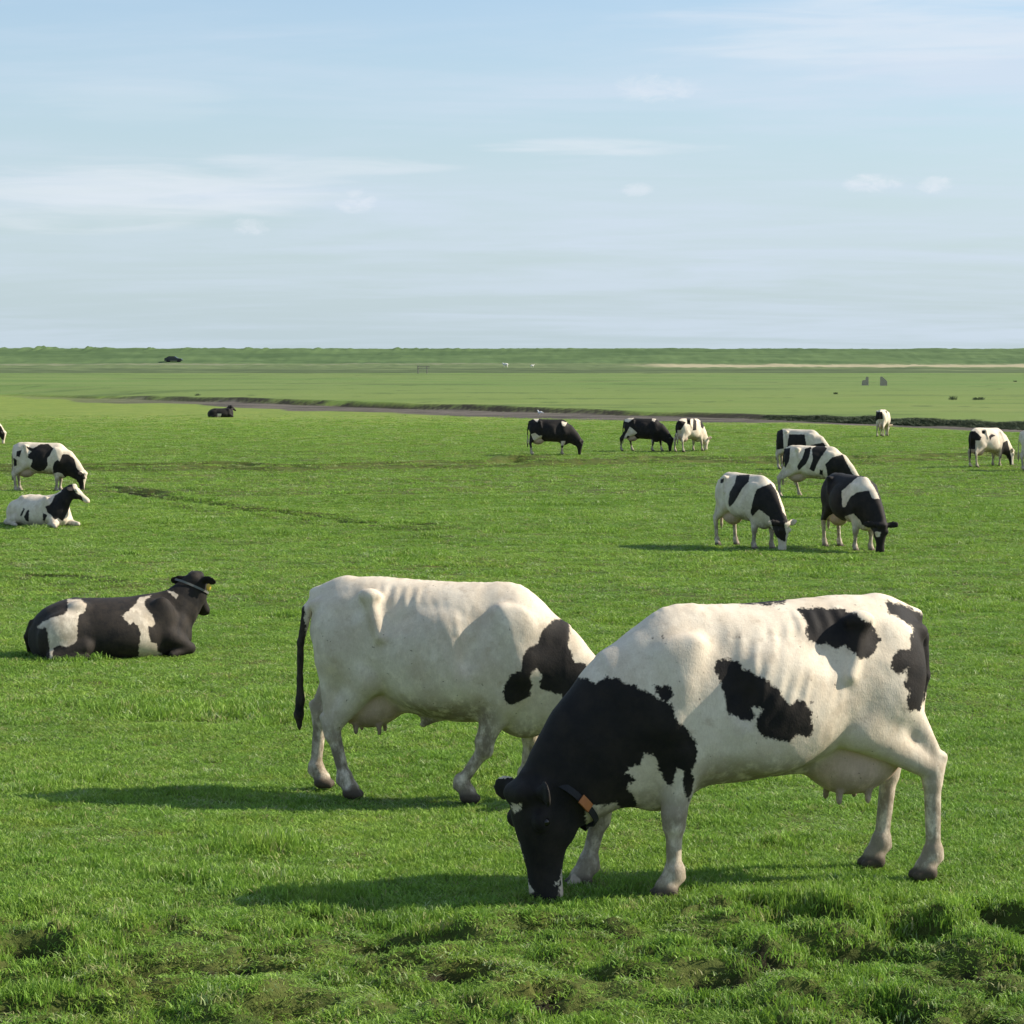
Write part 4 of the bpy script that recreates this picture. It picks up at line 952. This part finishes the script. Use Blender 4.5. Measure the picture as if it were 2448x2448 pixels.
m_gull = simple_mat('gull_feathers', (.78, .78, .76), .8, .1)
gp = ground_hit(1291, 992); gull = empty('gull', gp, 2.6); tag(gull, 'small white gull on the grey ditch mud', 'bird')
G = Grid((-.4, -.2, -.03), (.35, .2, .45), .022)
G.ell((0, 0, .20), (.20, .085, .085), .03, norm_frame((.2, 0, 1))); G.cone((.14, 0, .24), (.19, 0, .34), .05, .045, .03); G.cone((.20, 0, .35), (.27, 0, .34), .04, .015, .02); G.cone((-.12, 0, .19), (-.33, 0, .17), .05, .022, .03, .8)
for s in (-1, 1): G.cone((.02, s * .035, .14), (.02, s * .035, .0), .02, .018, .01)
V, Qd = G.mesh(); me = np_mesh('body', V, Qd, m_gull); ob = bpy.data.objects.new('body', me); C.objects.link(ob); ob.parent = gull

m_wood = simple_mat('weathered_wood', (.34, .30, .24), .9, .35, 6, .4)
def stump(px, py, prof, label):
    gp = ground_hit(px, py); e = empty('weathered_post', gp, 0); tag(e, label, 'post', 'weathered posts standing in the far pasture')
    prof = [(q[0] * .78, q[1] * .82) for q in prof]; v, f = prism(prof, -.16, .16); mesh_obj('plank', v, f, m_wood, e, False)
    v, f = boxes([(prof[0][0] * .4, .12,   .28, .4, .12, .62, .8)]); mesh_obj('brace', v, f, m_wood, e, False)
stump(2070, 922, [(-.75, -.1), (.45, -.1), (.42, 1.5), (.05, 1.52), (-.08, .95), (-.62, .9)], 'weathered stepped post in the far pasture')
stump(2112, 922, [(-.6, -.1), (.65, -.1), (.62, .75), (.30, 1.05), (-.30, 1.55), (-.55, 1.5)], 'weathered post with a slanting top in the far pasture')
gp = ground_hit(1010, 893); gate = empty('field_gate', gp, 0); tag(gate, 'small wooden gate far off before the dike', 'gate')
for x in (-.9, .9): v, f = boxes([(x, 0, .75, .22, .22, 1.7, .9)]); mesh_obj('post', v, f, m_wood, gate, False)
for z in (1.1, 1.45): v, f = boxes([(.2, -.13, z, 2.6, .06, .16, 1.0)]); mesh_obj('rail', v, f, m_wood, gate, False)
# dark rush tufts standing singly in the far pasture
r = np.random.default_rng(9)
far_tufts = [(2278, 955, 1.0, 'lone dark rush clump in the pasture beyond the ditch'), (2332, 955, .7, 'dark rush clump standing close to its twin beyond the ditch'), (2345, 955, .8, 'dark rush clump standing close to its twin beyond the ditch'),
             (473, 946, .8, 'low dark rush clump beyond the ditch mud'), (2427, 912, .6, 'tiny dark rush clump far out in the pasture'), (1998, 941, .6, 'thin dark rush clump in the pale grass beyond the ditch')]
for px, py, s, lb in far_tufts:
    gp = ground_hit(px, py); ob = blade_mesh('rush_clump', 60, .40 * s, .3 * s, .62 * s, .05, .5, int(px), m_rush); C.objects.link(ob)
    ob.location = gp - np.array([0, 0, .12]); tag(ob, lb, 'rush', 'dark rush clumps beyond the ditch')
